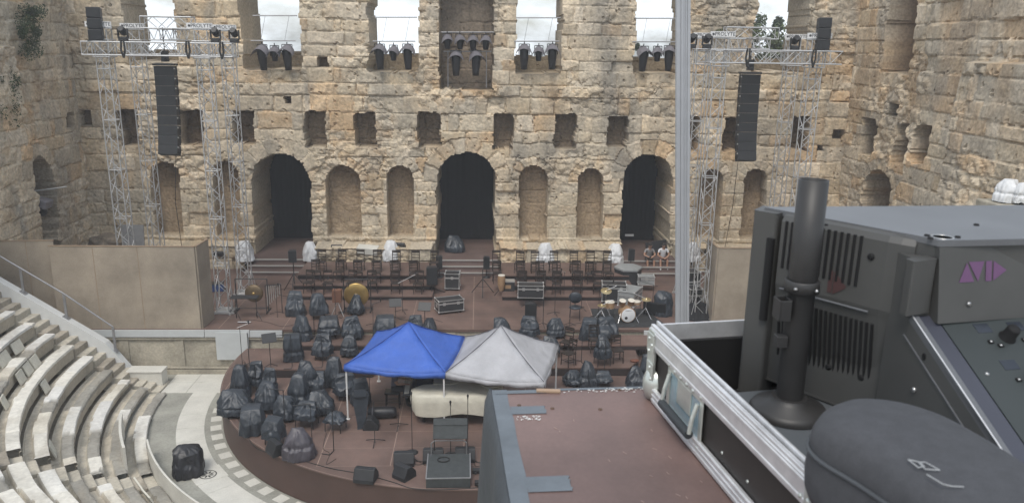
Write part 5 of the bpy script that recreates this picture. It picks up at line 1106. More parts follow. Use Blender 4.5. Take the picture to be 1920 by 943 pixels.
p = G(1018, 722, 2.72); b = MB(); b.box((0, 0, 0), (.11, .008, .10)); o = b.build('care_label', M['signwhite'], gr); o.location = p + Vector((-.02, -.05, -.04))
# ------------------------------------------------------------------ pianos
M['beige'] = mat('beige_piano_cover', (.58, .55, .46), .8, var=.08, scale=3, bump=.2, bscale=6); M['lacquer'] = mat('black_lacquer', (.012, .012, .013), .18, var=.05)
M['ivory'] = mat('ivory_keys', (.6, .58, .52), .4, var=.03)
def grand_plan(L, w): # keyboard at -x end, straight side towards -y
    pts = [(-L / 2, -w / 2), (L * .30, -w / 2), (L * .44, -w * .44), (L / 2, -w * .25), (L * .49, -w * .02), (L * .40, w * .12), (L * .22, w * .2), (L * .05, w * .34), (-L * .1, w * .46), (-L * .22, w / 2), (-L / 2, w / 2)]
    return pts
a = G(768, 783, EZ + .36); PX, PY, PRZ = a.x + 1.40, a.y + .74, -.02
r = thing('covered_piano', 'grand piano under a draped beige cover at the canopy front', 'piano', (PX, PY, EZ), PRZ)
def drape(L, w, ztop, zhem):
    pts = [(-x, y) for x, y in grand_plan(L, w)][::-1]; P = []
    for i in range(len(pts)):
        (x0, y0), (x1, y1) = pts[i], pts[(i + 1) % len(pts)]; m = max(2, int(hypot(x1 - x0, y1 - y0) / .07))
        for j in range(m): P.append((x0 + (x1 - x0) * j / m, y0 + (y1 - y0) * j / m))
    n = len(P); vs = []; lv = [(0, 0), (.02, .25), (.03, .6), (.02, .9), (-.06, .99), (-.2, 1.0), (-.5, 1.01)]
    for li, (o_, f) in enumerate(lv):
        for i, (x, y) in enumerate(P):
            k = 1 + o_ ; wv = .035 * sin(i * .55 + 1.2 * sin(i * .13)) * (1 - f) + .012 * sin(i * 1.3)
            s = k + wv * .6 * (1 if li < 4 else 0); hm = zhem + .06 * sin(i * .21) + .05 * (1 if 20 < i < 30 else 0)
            vs.append((x * s, y * s, hm + (ztop - hm) * f + (.012 * sin(x * 5 + y * 3) if li > 3 else 0)))
    b = MB(); fs = []
    for li in range(len(lv) - 1):
        for i in range(n): fs.append((li * n + i, li * n + (i + 1) % n, (li + 1) * n + (i + 1) % n, (li + 1) * n + i))
    fs.append(tuple(range((len(lv) - 1) * n, len(lv) * n))); b.add(vs, fs, 0, True); return b
o = drape(2.75, 1.34, 1.03, .38).build('cover', M['beige'], r)
for x, y in ((1.1, -.55), (1.1, .55), (-1.0, -.3)): b = MB(); b.tube((x, y, .02), (x, y, .5), .05, 8, r2=.075); b.lathe([(.03, 0), (.03, .05)], 8, c=(x, y, 0)); b.build('leg', M['lacquer'], r)
r = thing('grand_piano', 'open black grand piano in the shade behind the covered one, played by the pianist', 'piano', (PX - .22, PY + .80, EZ), .03)
b = MB(); pl = [(x, -y) for x, y in grand_plan(2.4, 1.48)][::-1]; b.prism(pl, .66, .98); b.build('piano_case', M['lacquer'], r, .02)
b = MB(); b.box((-1.33, 0, .70), (.3, 1.46, .08)); b.build('key_bed', M['lacquer'], r, .01); b = MB(); b.box((-1.36, 0, .748), (.15, 1.24, .018)); b.build('keyboard', M['ivory'], r)
b = MB(); b.box((-1.1, 0, 1.10), (.02, .7, .22), R=Matrix.Rotation(-.25, 3, 'Y')); b.build('music_desk', M['lacquer'], r)
for x, y in ((-1.05, -.55), (-1.05, .55), (.9, -.2)): b = MB(); b.tube((x, y, .0), (x, y, .67), .05, 8, r2=.07); b.build('leg', M['lacquer'], r)
b = MB(); b.prism([(x * .7 + .3, y * .9) for x, y in pl], .985, 1.06); b.build('folded_cover', M['beige'], r, .02)
b = MB(); b.path([(-.6, 0, .05), (-.6, 0, .66)], .02, 6); b.box((-.6, 0, .05), (.1, .3, .05)); b.build('pedals', M['lacquer'], r)
GPX, GPY = PX - .22, PY + .80
b = MB(); b.lathe([(.30, 0), (.34, .02), (.34, .06), (.3, .05), (.01, .05)], 24); o = b.build('tray', M['beige']); q = Vector((PX + 1.05, PY + .1, EZ + 1.06)); o.location = q; tag(o, 'round shallow pale tray resting on the covered piano at its right end', 'tray')
# ------------------------------------------------------------------ people
def skin_body(verts, edges, labels, mats_, name, parent, root=0):
    me = bpy.data.meshes.new(name); me.from_pydata([v[0] for v in verts], edges, []); o = bpy.data.objects.new(name, me); COL.objects.link(o)
    sk = o.modifiers.new('skin', 'SKIN'); sk.use_smooth_shade = True
    for i, v in enumerate(verts):
        d = me.skin_vertices[0].data[i]; d.radius = v[1] if isinstance(v[1], tuple) else (v[1], v[1]); d.use_root = (i == root)
    ss = o.modifiers.new('sub', 'SUBSURF'); ss.levels = 2; ss.render_levels = 2
    dg = bpy.context.evaluated_depsgraph_get(); dg.update(); m2 = bpy.data.meshes.new_from_object(o.evaluated_get(dg)); bpy.data.objects.remove(o)
    m2.materials.clear()
    for m in mats_: m2.materials.append(m)
    A = [Vector(verts[a][0]) for a, b_ in edges]; B = [Vector(verts[b_][0]) for a, b_ in edges]
    for p in m2.polygons:
        c = p.center; best = 9; li = 0
        for k in range(len(edges)):
            d = B[k] - A[k]; t = max(0, min(1, (c - A[k]).dot(d) / d.length_squared)); q = (A[k] + d * t - c).length
            if q < best: best = q; li = labels[k]
        p.material_index = li; p.use_smooth = True
    m2.name = name; ob = bpy.data.objects.new(name, m2); link(ob, parent); return ob
M['skinA'] = mat('tanned_skin', (.40, .23, .155), .55, var=.06); M['hairA'] = mat('dark_hair', (.025, .018, .014), .7, var=.2, scale=30)
def person(label, loc, rz, shirt, shorts, shoe, pose, scale=1., cap=False, extra=None):
    r = thing('person', label, 'person', loc, rz); r.scale = (scale,) * 3
    # seated figure facing -y; hips at the seat (z=0 is the seat)
    J = pose; V = []; E = []; Lb = []; ix = {}
    def jv(n, p, q): ix[n] = len(V); V.append((tuple(p), q)); return ix[n]
    def ed(a, c, l): E.append((ix[a], ix[c])); Lb.append(l)
    lean = J.get('lean', .2)
    def tz(h, y0=0): return (0, y0 - lean * h, h)
    jv('pelvis', (0, 0, .11), (.155, .115)); jv('waist', tz(.27), (.145, .105)); jv('chest', tz(.45), (.17, .115)); jv('neckb', tz(.57), (.10, .08)); ny = -lean * .57
    jv('neck', (0, ny - .03, .63), .056); jv('headb', (0, ny - .06, .70), .072); jv('headt', (0, ny - .075 - J.get('nod', .04), .80), .088)
    ed('pelvis', 'waist', 0); ed('waist', 'chest', 0); ed('chest', 'neckb', 0); ed('neckb', 'neck', 2); ed('neck', 'headb', 2); ed('headb', 'headt', 2)
    for s, n in ((-1, 'l'), (1, 'r')):
        sh = (s * .185, ny + .02, .525); el, wr, hd = J['arm' + n]
        jv('sh' + n, sh, .062); jv('el0' + n, tuple((Vector(sh) + Vector(el)) / 2), .052); jv('el' + n, el, .043); jv('wr' + n, wr, .028); jv('hd' + n, hd, (.036, .022))
        ed('neckb', 'sh' + n, 0); ed('sh' + n, 'el0' + n, 0); ed('el0' + n, 'el' + n, 2); ed('el' + n, 'wr' + n, 2); ed('wr' + n, 'hd' + n, 2)
        d = (Vector(hd) - Vector(wr)).normalized(); sd = d.cross(Vector((0, 0, 1))).normalized()
        for k in range(4):
            base = Vector(hd) + d * .02 + sd * (.026 - .0175 * k); Lf = (.062, .072, .068, .052)[k]; m_ = base + d * Lf * .55 + Vector((0, 0, -.006)); t_ = base + d * Lf + Vector((0, 0, -.026))
            jv(f'f{n}{k}a', base, .0095); jv(f'f{n}{k}b', m_, .009); jv(f'f{n}{k}c', t_, .0075); ed('hd' + n, f'f{n}{k}a', 2); ed(f'f{n}{k}a', f'f{n}{k}b', 2); ed(f'f{n}{k}b', f'f{n}{k}c', 2)
        b0 = Vector(wr) + d * .03 - sd * s * .034; jv(f't{n}a', b0, .011); jv(f't{n}b', b0 + d * .045 - sd * s * .02, .009); ed('wr' + n, f't{n}a', 2); ed(f't{n}a', f't{n}b', 2)
        hp = (s * .095, -.01, .085); kn, an, toe = J['leg' + n]
        jv('hp' + n, hp, .098); jv('th' + n, tuple((Vector(hp) + Vector(kn)) / 2), .082); jv('kn' + n, kn, .058); jv('ca' + n, tuple(Vector(kn) * .62 + Vector(an) * .38 + Vector((0, .02, 0))), .055); jv('an' + n, an, .04); jv('to' + n, toe, (.042, .03))
        ed('pelvis', 'hp' + n, 1); ed('hp' + n, 'th' + n, 1); ed('th' + n, 'kn' + n, 1 if J.get('long') else 1); ed('kn' + n, 'ca' + n, 1 if J.get('long') else 2); ed('ca' + n, 'an' + n, 1 if J.get('long') else 2); ed('an' + n, 'to' + n, 3)
    skin_body(V, E, Lb, [shirt, shorts, M['skinA'], shoe], 'body', r)
    hc = Vector((0, ny - .075 - J.get('nod', .04) * .7, .775)); b = MB()
    b.lathe([(.02, .105), (.06, .095), (.088, .06), (.098, .01), (.094, -.03)], 18, R=Matrix.Rotation(-.25, 3, 'X') @ Matrix.Scale(1.1, 3, (0, 1, 0)), c=hc + Vector((0, .02, .025))); b.build('cap' if cap else 'hair', M['hairA'], r)
    fr_ = hc + Vector((0, -.088, 0)); b = MB(); b.add([fr_ + Vector((-.014, 0, -.02)), fr_ + Vector((.014, 0, -.02)), fr_ + Vector((0, -.028, -.018)), fr_ + Vector((0, -.002, .025))], [(0, 1, 2), (0, 2, 3), (1, 3, 2)], 0); b.build('nose', M['skinA'], r)
    for s in (-1, 1):
        b = MB(); b.lathe([(.004, -.008), (.011, 0), (.004, .008)], 8, c=fr_ + Vector((s * .032, .008, .01))); b.build('eye', M['hairA'], r)
        b = MB(); b.lathe([(.01, -.02), (.022, 0), (.012, .026)], 8, c=hc + Vector((s * .094, .01, -.015)), R=Matrix.Scale(.5, 3, (1, 0, 0))); b.build('ear', M['skinA'], r)
    b = MB(); b.box(fr_ + Vector((0, .004, -.05)), (.045, .008, .008)); b.build('mouth', mat('lips', (.25, .10, .08), .6), r)
    return r
M['shirt_grey'] = mat('grey_t_shirt', (.26, .25, .25), .85, var=.08); M['shirt_white'] = mat('white_t_shirt', (.66, .67, .70), .85, var=.04); M['shirt_purple'] = mat('grey_violet_shirt', (.15, .145, .18), .85, var=.1)
M['shorts_a'] = mat('dark_shorts', (.06, .05, .045), .85); M['shorts_b'] = mat('reddish_shorts', (.20, .12, .105), .85); M['shoe_w'] = mat('white_shoes', (.62, .62, .6), .6); M['shoe_d'] = mat('dark_shoes', (.04, .04, .04), .6); M['trous'] = mat('dark_trousers', (.03, .03, .035), .85)
sit = dict(lean=.28, nod=.07, arml=((-.27, -.22, .30), (-.10, -.38, .24), (-.03, -.42, .235)), armr=((.27, -.22, .30), (.10, -.38, .24), (.03, -.42, .225)), legl=((-.17, -.46, .10), (-.15, -.50, -.28), (-.16, -.64, -.32)), legr=((.17, -.46, .10), (.15, -.50, -.28), (.16, -.64, -.32)))
sit2 = dict(lean=.22, nod=.05, arml=((-.27, -.18, .29), (-.13, -.38, .22), (-.05, -.43, .21)), armr=((.28, -.16, .30), (.14, -.38, .22), (.06, -.43, .20)), legl=((-.17, -.46, .10), (-.16, -.55, -.28), (-.18, -.69, -.32)), legr=((.17, -.46, .10), (.16, -.48, -.28), (.18, -.62, -.32)))
x1, x2 = AY(1215, 487, 36.7).x, AY(1242, 487, 36.7).x
person('person in grey t shirt and dark shorts sitting on the steps looking down', (x1, 36.72, 2.345), .1, M['shirt_grey'], M['shorts_a'], M['shoe_d'], sit, 1.0, True)
person('person in white t shirt with lanyard and white shoes sitting on the steps', (x2, 36.72, 2.345), -.05, M['shirt_white'], M['shorts_b'], M['shoe_w'], sit2, 1.0)
b = MB(); hp = Vector((x1, 36.72 - .44, 2.345 + .25)); b.box(hp, (.08, .14, .012)); tag(b.build('phone', M['lacquer']), 'dark phone held in the hands of the person in grey', 'phone')
pi_s = dict(lean=.18, nod=.05, long=True, arml=((-.27, -.16, .33), (-.16, -.40, .29), (-.16, -.48, .285)), armr=((.27, -.16, .33), (.18, -.42, .29), (.18, -.50, .285)), legl=((-.13, -.44, .08), (-.12, -.46, -.44), (-.12, -.62, -.50)), legr=((.13, -.44, .08), (.13, -.5, -.44), (.13, -.66, -.50)))
pp_ = G(722, 772, EZ); PNX, PNY = GPX - 1.36 - .48, GPY
person('person in violet grey shirt seen from behind playing the black piano', (PNX, PNY, EZ + .54), pi / 2 + .05, M['shirt_purple'], M['trous'], M['shoe_d'], pi_s, 1.0)
r = thing('piano_stool', 'small black wooden stool under the pianist', 'stool', (PNX, PNY, EZ)); b = MB(); b.box((0, 0, .50), (.5, .36, .07)); b.build('seat', M['lacquer'], r, .02)
for sx in (-1, 1):
    for sy in (-1, 1): b = MB(); b.tube((sx * .21, sy * .14, 0), (sx * .2, sy * .13, .47), .02, 6); b.build('leg', M['lacquer'], r)
b = MB(); b.tube((-.2, -.13, .2), (.2, -.13, .2), .012, 5); b.tube((-.2, .13, .2), (.2, .13, .2), .012, 5); b.build('stretcher', M['lacquer'], r)
p = G(716, 789, EZ); r = thing('gear_bag', 'long dark cylindrical gear bag lying before the pianist', 'bag', (p.x, p.y + .2, EZ + .2), .05); b = MB(); b.lathe([(.10, -.45), (.17, -.42), (.18, -.1), (.17, .32), (.13, .42), (.05, .44)], 14, R=Matrix.Rotation(pi / 2, 3, 'Y')); b.build('bag_body', M['bagplastic'], r); b = MB(); b.lathe([(.18, -.02), (.19, 0), (.18, .02)], 14, R=Matrix.Rotation(pi / 2, 3, 'Y'), c=(-.3, 0, 0)); b.build('strap', M['hood'], r)
b = MB(); p = G(1182, 441, 2.35 + 1.0); r = thing('door_lamp', 'small lit strip lamp deep in the right doorway', 'lamp', AY(1180, 441, 40.2)); b.box((0, 0, 0), (.45, .08, .1)); b.build('lamp_body', M['signwhite'], r)
b = MB(); q = AY(1228, 466, 37.9); b.box((0, 0, .35), (1.05, .05, .7), R=Matrix.Rotation(-.18, 3, 'Y')); o = b.build('tilted_board', M['case_blk'], None); o.location = (q.x, 37.6, 2.36); tag(o, 'dark tilted board with pale edge behind the seated people', 'board')
q = AY(1182, 489, 37.2)
# ------------------------------------------------------------------ the mixing place in the foreground
M['brown_top'] = mat('brown_phenolic_top', (.172, .112, .100), .5, var=.24, scale=3, bump=.04, bscale=120, fine=.06); M['tape'] = mat('grey_blue_tape', (.125, .145, .165), .5, var=.12, scale=14, bump=.15, bscale=40); M['skirt'] = mat('dark_grey_skirt', (.05, .057, .064), .7, var=.15, scale=6, bump=.2, bscale=20)
M['fleck'] = mat('white_paint_flecks', (.72, .72, .7), .6, var=.03); M['laminate'] = mat('dark_case_laminate', (.030, .026, .024), .5, var=.1, scale=20, bump=.06, bscale=200)
M['extr'] = mat('brushed_case_aluminium', (.74, .74, .75), .32, metal=.55, var=.10, scale=30); M['zinc'] = mat('zinc_steel', (.62, .65, .61), .3, metal=.6, var=.12, scale=25); M['dish'] = mat('bluish_zinc_dish', (.42, .56, .62), .25, metal=.5, var=.15, scale=18)
M['console'] = mat('console_dark_grey', (.070, .070, .068), .5, var=.08, scale=9, bump=.04, bscale=300); M['console_top'] = mat('console_grey_sky_sheen', (.125, .13, .14), .42, var=.10, scale=6, bump=.03, bscale=300, fine=.06); M['vent'] = mat('vent_black', (.006, .006, .007), .8)  # console_top: console grey made paler, the sky's reflection put into its colour
M['foam'] = mat('black_foam', (.012, .012, .013), .95); M['tubeblk'] = mat('black_powder_coat', (.032, .031, .031), .48, var=.14, scale=14, bump=.03, bscale=200); M['rubberblk'] = mat('grip_rubber', (.03, .034, .038), .6); M['purple'] = mat('purple_print', (.13, .06, .14), .5, var=.05); M['maroon'] = mat('maroon_print', (.075, .038, .038), .5)
M['pouch'] = mat('charcoal_pouch_fabric', (.056, .058, .065), .85, var=.10, scale=60, bump=.12, bscale=500, fine=.1); M['greenpanel'] = mat('green_black_panel', (.034, .041, .041), .45, var=.08); M['screw'] = mat('screw_steel', (.45, .45, .45), .3, metal=.9)
ZT = 11.6
# deck of the mixing place, on legs over the seats
r = thing('mixing_platform', 'raised deck above the seats carrying the mixing desk cases', 'platform'); b = MB(); b.box((1.0, .45, 10.70), (2.4, 2.6, .09)); b.build('deck', M['deck'], r)
for x, y in ((-.1, -.7), (-.1, 1.6), (2.1, -.7), (2.1, 1.6)): b = MB(); b.tube((x, y, 8.0), (x, y, 10.66), .04, 8); b.build('leg', M['steel'], r)
# wooden topped case under everything
A = G(922, 733, ZT); N_ = G(957, 943, ZT); d = (N_ - A); d.z = 0; d.normalize(); rr_ = Vector((-d.y, d.x, 0)); rr_ = rr_ if rr_.x > 0 else -rr_
def K(u, v, z=0.): return A + rr_ * u + d * v + Vector((0, 0, z))
r = thing('wooden_case', 'brown topped case with grey tape edges and white paint flecks', 'case')
b = MB(); P = [K(0, 0), K(1.5, 0), K(1.5, .95), K(0, .95)]; b.prism([(p.x, p.y) for p in P][::-1], 10.75, ZT); b.build('case_body', M['brown_top'], r, .004)
b = MB()
n = 26; vs = []; 
for j in range(n + 1):
    for k, zz in enumerate((0, .03, .25, .5, .84)):
        p = K(-.004 - .010 * k - (.02 * sin(j * .8) * k / 4 if k else 0), -.01 + .96 * j / n, .003 - zz); vs.append(p)
b.add(vs, [(5 * j + k, 5 * j + k + 1, 5 * j + 6 + k, 5 * j + 5 + k) for j in range(n) for k in range(4)], 0, True); o = b.build('side_skirt', M['skirt'], r); sd = o.modifiers.new('solid', 'SOLIDIFY'); sd.thickness = .004
def strip(u0, v0, u1, v1, z=.0012, jag=.002, w=None):
    b = MB(); n = 14; t = []; q = []
    for j in range(n + 1):
        f = j / n; t.append(K(u0 + rnd.uniform(-jag, jag) * 0, v0 + (v1 - v0) * f, z)); q.append(K(u1 + rnd.uniform(-jag, jag), v0 + (v1 - v0) * f, z))
    vs = t + q + [p + Vector((0, 0, -z * .98)) for p in t] + [p + Vector((0, 0, -z * .98)) for p in q]; m = n + 1
    fs = [(j, m + j, m + j + 1, j + 1) for j in range(n)] + [(m + j, 3 * m + j, 3 * m + j + 1, m + j + 1) for j in range(n)]
    b.add(vs, fs); b.build('tape_strip', M['tape'], r)
strip(-.003, -.003, .032, .95, .0010); strip(.004, .002, .112, .018, .0016); strip(.032, .078, .100, .112, .0014); strip(.032, .345, .105, .392, .0015); strip(.11, -.002, .45, .008, .0012)
b = MB()
for k in range(110):
    if k < 75: u = rnd.triangular(.14, .335, .325); v = abs(rnd.gauss(.010, .005)) + .004
    else: u = rnd.uniform(.038, .085); v = rnd.uniform(.122, .140)
    s = rnd.uniform(.0006, .0026); a_ = rnd.uniform(0, 3); b.prism([(K(u + s * cos(a_ + t) * rnd.uniform(.6, 1.4), v + s * .6 * sin(a_ + t) * rnd.uniform(.6, 1.3)).x, K(u + s * cos(a_ + t), v + s * .6 * sin(a_ + t)).y) for t in (0, 1.2, 2.5, 3.8, 5)], ZT + .0018, ZT + .0026)
o = b.build('paint_flecks', M['fleck'], r); tag(o, kind='stuff')
b = MB(); p = K(.118, .012); b.box(p + Vector((0, 0, .003)), (.05, .012, .004), R=Matrix.Rotation(-.08, 3, 'Z')); b.build('splinter', mat('bare_wood', (.36, .25, .17), .8), r); 
for u, v in ((.125, .006), (.05, .072), (.115, .09), (.21, .1), (.27, .012)): b = MB(); b.lathe([(.0042, 0), (.0036, .0015), (.001, .002)], 10, c=K(u, v, .0005)); b.build('screw_head', mat('rusty_screw', (.09, .05, .03), .6), r)
b = MB()
for k in range(16):
    u, v = rnd.uniform(.08, .34), rnd.uniform(.03, .5); a_ = rnd.uniform(-.5, .5); L_ = rnd.uniform(.003, .010); c0 = K(u, v, .0007); b.box(c0, (.0012, L_, .0006), R=Matrix.Rotation(a_ + .5, 3, 'Z'))
tag(b.build('scratches', mat('pale_scratch', (.34, .25, .22), .6), r), kind='stuff')
# tray of the flight case
O = Vector((.353, 1.497, ZT)); th = radians(8.4); eR = Vector((cos(th), sin(th), 0)); eN = Vector((sin(th), -cos(th), 0)); RZ = Matrix.Rotation(th, 3, 'Z')
def Q(u, v, z=0.): return O + eR * u + eN * v + Vector((0, 0, z))
TL, TW, TH = .615, 1.15, .157
r = thing('flight_case_tray', 'open black flight case base with aluminium edges and a sprung handle', 'flight case')
b = MB(); t = .011
def bx(b, u0, u1, v0, v1, z0, z1, mi=0):
    c = Q((u0 + u1) / 2, (v0 + v1) / 2, (z0 + z1) / 2); b.box(c, (u1 - u0, v1 - v0, z1 - z0), mi, RZ)
bx(b, .004, t, .004, TL - .004, .004, TH - .01); bx(b, t, TW, .004, t, .004, TH - .01); bx(b, t, TW, TL - t, TL - .004, .004, TH - .01); bx(b, TW - t, TW, t, TL - t, .004, TH - .01); bx(b, t, TW - t, t, TL - t, .004, .014); b.build('case_walls', M['laminate'], r)
b = MB(); bx(b, t + .001, t + .008, t + .005, TL - t - .005, .015, TH - .035); bx(b, t + .008, TW - t, t + .001, t + .014, .015, TH - .028); b.build('foam_lining', M['foam'], r)
b = MB(); bx(b, t + .010, TW - t - .01, .185, TL - t - .006, .016, .088); b.build('inner_shelf', mat('shelf_blue_grey', (.10, .11, .12), .35, var=.08), r, .002)
def rim(b, u0, u1, v0, v1, side):
    # hybrid extrusion: tongue, groove and lip
    if side == 'l':
        for (a0, a1, z0, z1) in ((-.004, .0035, TH - .045, TH - .004), (-.002, .006, TH - .006, TH + .002), (.009, .014, TH - .03, TH + .008), (-.0055, -.003, TH - .040, TH - .034), (-.0055, -.003, TH - .014, TH - .008)): bx(b, a0, a1, v0, v1, z0, z1)
    else:
        for (a0, a1, z0, z1) in ((-.004, .0035, TH - .045, TH - .004), (-.002, .006, TH - .006, TH + .002), (.009, .014, TH - .03, TH + .006)): bx(b, u0, u1, a0, a1, z0, z1)
b = MB(); rim(b, 0, 0, -.004, TL, 'l'); b.build('rim_extrusion', M['extr'], r, .0012)
b = MB(); rim(b, .015, TW, 0, 0, 'f'); b.build('rim_extrusion', M['extr'], r, .0012)
b = MB(); bx(b, .0145, TW, TL - .006, TL + .002, TH - .04, TH + .002); b.build('rim_extrusion', M['extr'], r, .0012)
b = MB()
for (a0, a1, z0, z1) in ((-.0045, .002, 0.002, .034), (-.0065, -.004, .006, .012), (-.0065, -.004, .018, .022), (-.0065, -.004, .028, .033)): bx(b, a0, a1, .03, TL - .02, z0, z1)
b.build('bottom_angle', M['extr'], r, .001)
b = MB()
bx(b, -.006, .001, -.006, .028, .03, TH - .006); bx(b, -.004, .03, -.0065, .0, .031, TH - .007); b.build('corner_angle', M['zinc'], r, .002)
b = MB(); bx(b, -.006, .001, TL - .03, TL + .002, .03, TH - .006); b.build('corner_angle', M['zinc'], r, .002)
b = MB(); b.lathe([(.004, -.034), (.022, -.028), (.029, -.008), (.029, .01), (.022, .028), (.004, .036)], 16, c=Q(.012, .012, .034)); b.build('ball_corner', M['zinc'], r)
b = MB(); bx(b, -.0085, -.006, .0, .034, .05, .085); bx(b, -.0085, -.006, -.004, .030, TH - .052, TH - .012); b.build('corner_plate', M['zinc'], r, .003)
def rivet(b, v, z, s=.0042, off=-.0085):
    b.lathe([(s, 0), (s * .9, s * .35), (s * .5, s * .6), (.0003, s * .7)], 10, R=Matrix.Rotation(th, 3, 'Z') @ Matrix.Rotation(-pi / 2, 3, 'Y'), c=Q(off, v, z))
b = MB()
for v, z in ((.008, TH - .024), (.024, TH - .034), (.008, TH - .05), (.018, .074), (.026, .052)): rivet(b, v, z)
b.build('rivet', M['zinc'], r)
# recessed handle
hv0, hv1, hz0, hz1 = .100, .262, .014, .122
b = MB()
for (v0, v1, z0, z1) in ((hv0, hv1, hz1 - .018, hz1), (hv0, hv1, hz0, hz0 + .012), (hv0, hv0 + .013, hz0 + .012, hz1 - .018), (hv1 - .013, hv1, hz0 + .012, hz1 - .018)): bx(b, -.0035, -.0005, v0, v1, z0, z1)
hp = b.build('handle_plate', M['zinc'], r, .0015)
b = MB(); bx(b, -.0012, .0035, hv0 + .013, hv1 - .013, hz0 + .012, hz1 - .018); b.build('handle_dish', M['dish'], hp)
b = MB(); bx(b, -.004, -.001, hv0 + .05, hv1 - .05, hz0 + .045, hz1 - .015); b.build('spring_plate', M['zinc'], hp, .006)
for v in (hv0 + .016, hv1 - .016): b = MB(); b.path([Q(-.006, v, hz1 - .022), Q(-.014, v, hz1 - .05), Q(-.018, v, hz0 + .030)], .0042, 8); b.build('handle_bail', M['zinc'], hp)
b = MB(); b.tube(Q(-.018, hv0 + .016, hz0 + .028), Q(-.018, hv1 - .016, hz0 + .028), .0085, 12); b.build('handle_grip', M['rubberblk'], hp)
b = MB()
for v, z in [(hv0 + .008, hz1 - .006), (hv1 - .008, hz1 - .006), (hv0 + .008, hz0 + .006), (hv1 - .008, hz0 + .006)] + [(hv0 + .035 + .028 * k, hz1 - .009) for k in range(4)]: rivet(b, v, z, .0045, -.0036)
b.build('rivet', M['zinc'], hp)
b = MB()
for v in (hv0 - .03, hv1 + .07, hv1 + .16, hv1 + .25): rivet(b, v, .052, .003, .0042)
for v in (.10, .15, .2): rivet(b, v, .016, .0032, -.0046)
for v in (TL - .018,): rivet(b, v, TH - .03, .004, -.0064); rivet(b, v - .02, TH - .034, .004, -.005)
b.build('rivet', M['zinc'], r)
# mixing console: chamfered left cheek, top bar, logo face, sloping control surface
cz0, cz1 = 11.69, 12.02
A0 = G(1432, 388, cz1); F0 = G(1722, 442, cz1); F1 = G(1763, 451, cz1)
con = thing('mixing_console', 'large dark grey mixing console with vented side cheek and knobs', 'mixing console')
back = [(A0.x, A0.y), (F0.x, F0.y), (F1.x, F1.y), (F1.x + eR.x * .85, F1.y + eR.y * .85 - .04), (A0.x + 1.1, A0.y + .075)]
b = MB(); b.prism(back, cz1 - .010, cz1); b.build('top_panel', M['console_top'], con, .003)
b = MB(); inset = [(A0.x + .006, A0.y - .002), (F0.x - .004, F0.y + .004), (F1.x, F1.y + .006), (F1.x + eR.x * .85, F1.y + eR.y * .85 - .03), (A0.x + 1.08, A0.y + .07)]
b.prism(inset, cz0, cz1 - .0105); b.build('rear_housing', M['console'], con)
# side cheek with vents: a slab along A0->F0
cd = Vector((F0.x - A0.x, F0.y - A0.y, 0)); CL = cd.length; cd.normalize(); cn = Vector((cd.y, -cd.x, 0)); cn = cn if cn.x < 0 else -cn
def CK(s, n_, z): return Vector((A0.x, A0.y, 0)) + cd * s + cn * n_ + Vector((0, 0, z))
H = cz1 - cz0
b = MB(); prof = [(.0, cz1 - .002), (.010, cz1 - .006), (.016, cz1 - .016), (.017, cz1 - .13), (.014, cz1 - .145), (-.012, cz0 + .012), (-.012, cz0 + .0)]
ns = 12; vs = []
for j in range(ns + 1):
    s = .050 + (CL - .050) * j / ns; e_ = max(0, (j - ns + 1.5) / 1.5)
    for (n_, z) in prof: vs.append(CK(s, n_ - .012 * e_, z - .002 * e_))
m = len(prof); b.add(vs, [(j * m + k, j * m + k + 1, (j + 1) * m + k + 1, (j + 1) * m + k) for j in range(ns) for k in range(m - 1)], 0, False)
e0 = [CK(.05, n_, z) for n_, z in prof] + [CK(.05, -.02, cz0), CK(.05, -.02, cz1 - .002)]; b.add(e0, [tuple(range(len(e0)))]); e1 = [CK(CL, n_ - .012, z) for n_, z in prof] + [CK(CL, -.03, cz0), CK(CL, -.03, cz1 - .004)]; b.add(e1, [tuple(range(len(e1)))[::-1]])
ck = b.build('side_cheek', M['console'], con, .003, seg=3)
b = MB()
for k in range(15):
    s = .060 + .0115 * k
    if s > CL - .075: break
    b.tube(CK(s, .0155, cz1 - .014), CK(s, .0165, cz1 - .100), .0030, 6)
b.build('upper_vents', M['vent'], ck)
b = MB()
for k in range(20):
    s = .058 + .0092 * k
    if s > CL - .045: break
    n0, n1 = .0125, -.006; b.tube(CK(s, .0128, cz1 - .158), CK(s, -.004, cz1 - .272), .0026, 6)
b.build('lower_vents', M['vent'], ck)
b = MB(); b.path([CK(.06, .018, cz1 - .138), CK(CL - .055, .018, cz1 - .138)], .0022, 6); b.build('cheek_ridge', M['console_top'], ck)
b = MB()
def dia(pts): b.add([CK(s, .0182, z) for s, z in pts], [tuple(range(len(pts)))])
dia([(.150, cz1 - .082), (.158, cz1 - .084), (.158, cz1 - .122), (.150, cz1 - .122)]); dia([(.160, cz1 - .084), (.182, cz1 - .104), (.182, cz1 - .108), (.160, cz1 - .124)]); b.build('emblem', M['maroon'], ck)
for s, z in ((CL - .062, cz1 - .045), (CL - .06, cz1 - .262), (.16, cz1 - .262)): b = MB(); b.lathe([(.0055, 0), (.006, .002), (.003, .0035)], 10, R=Matrix((cd, Vector((0, 0, 1)), cn)).transposed(), c=CK(s, .0165 if z > cz1 - .1 else -.002, z)); b.build('cheek_screw', M['vent'], ck)
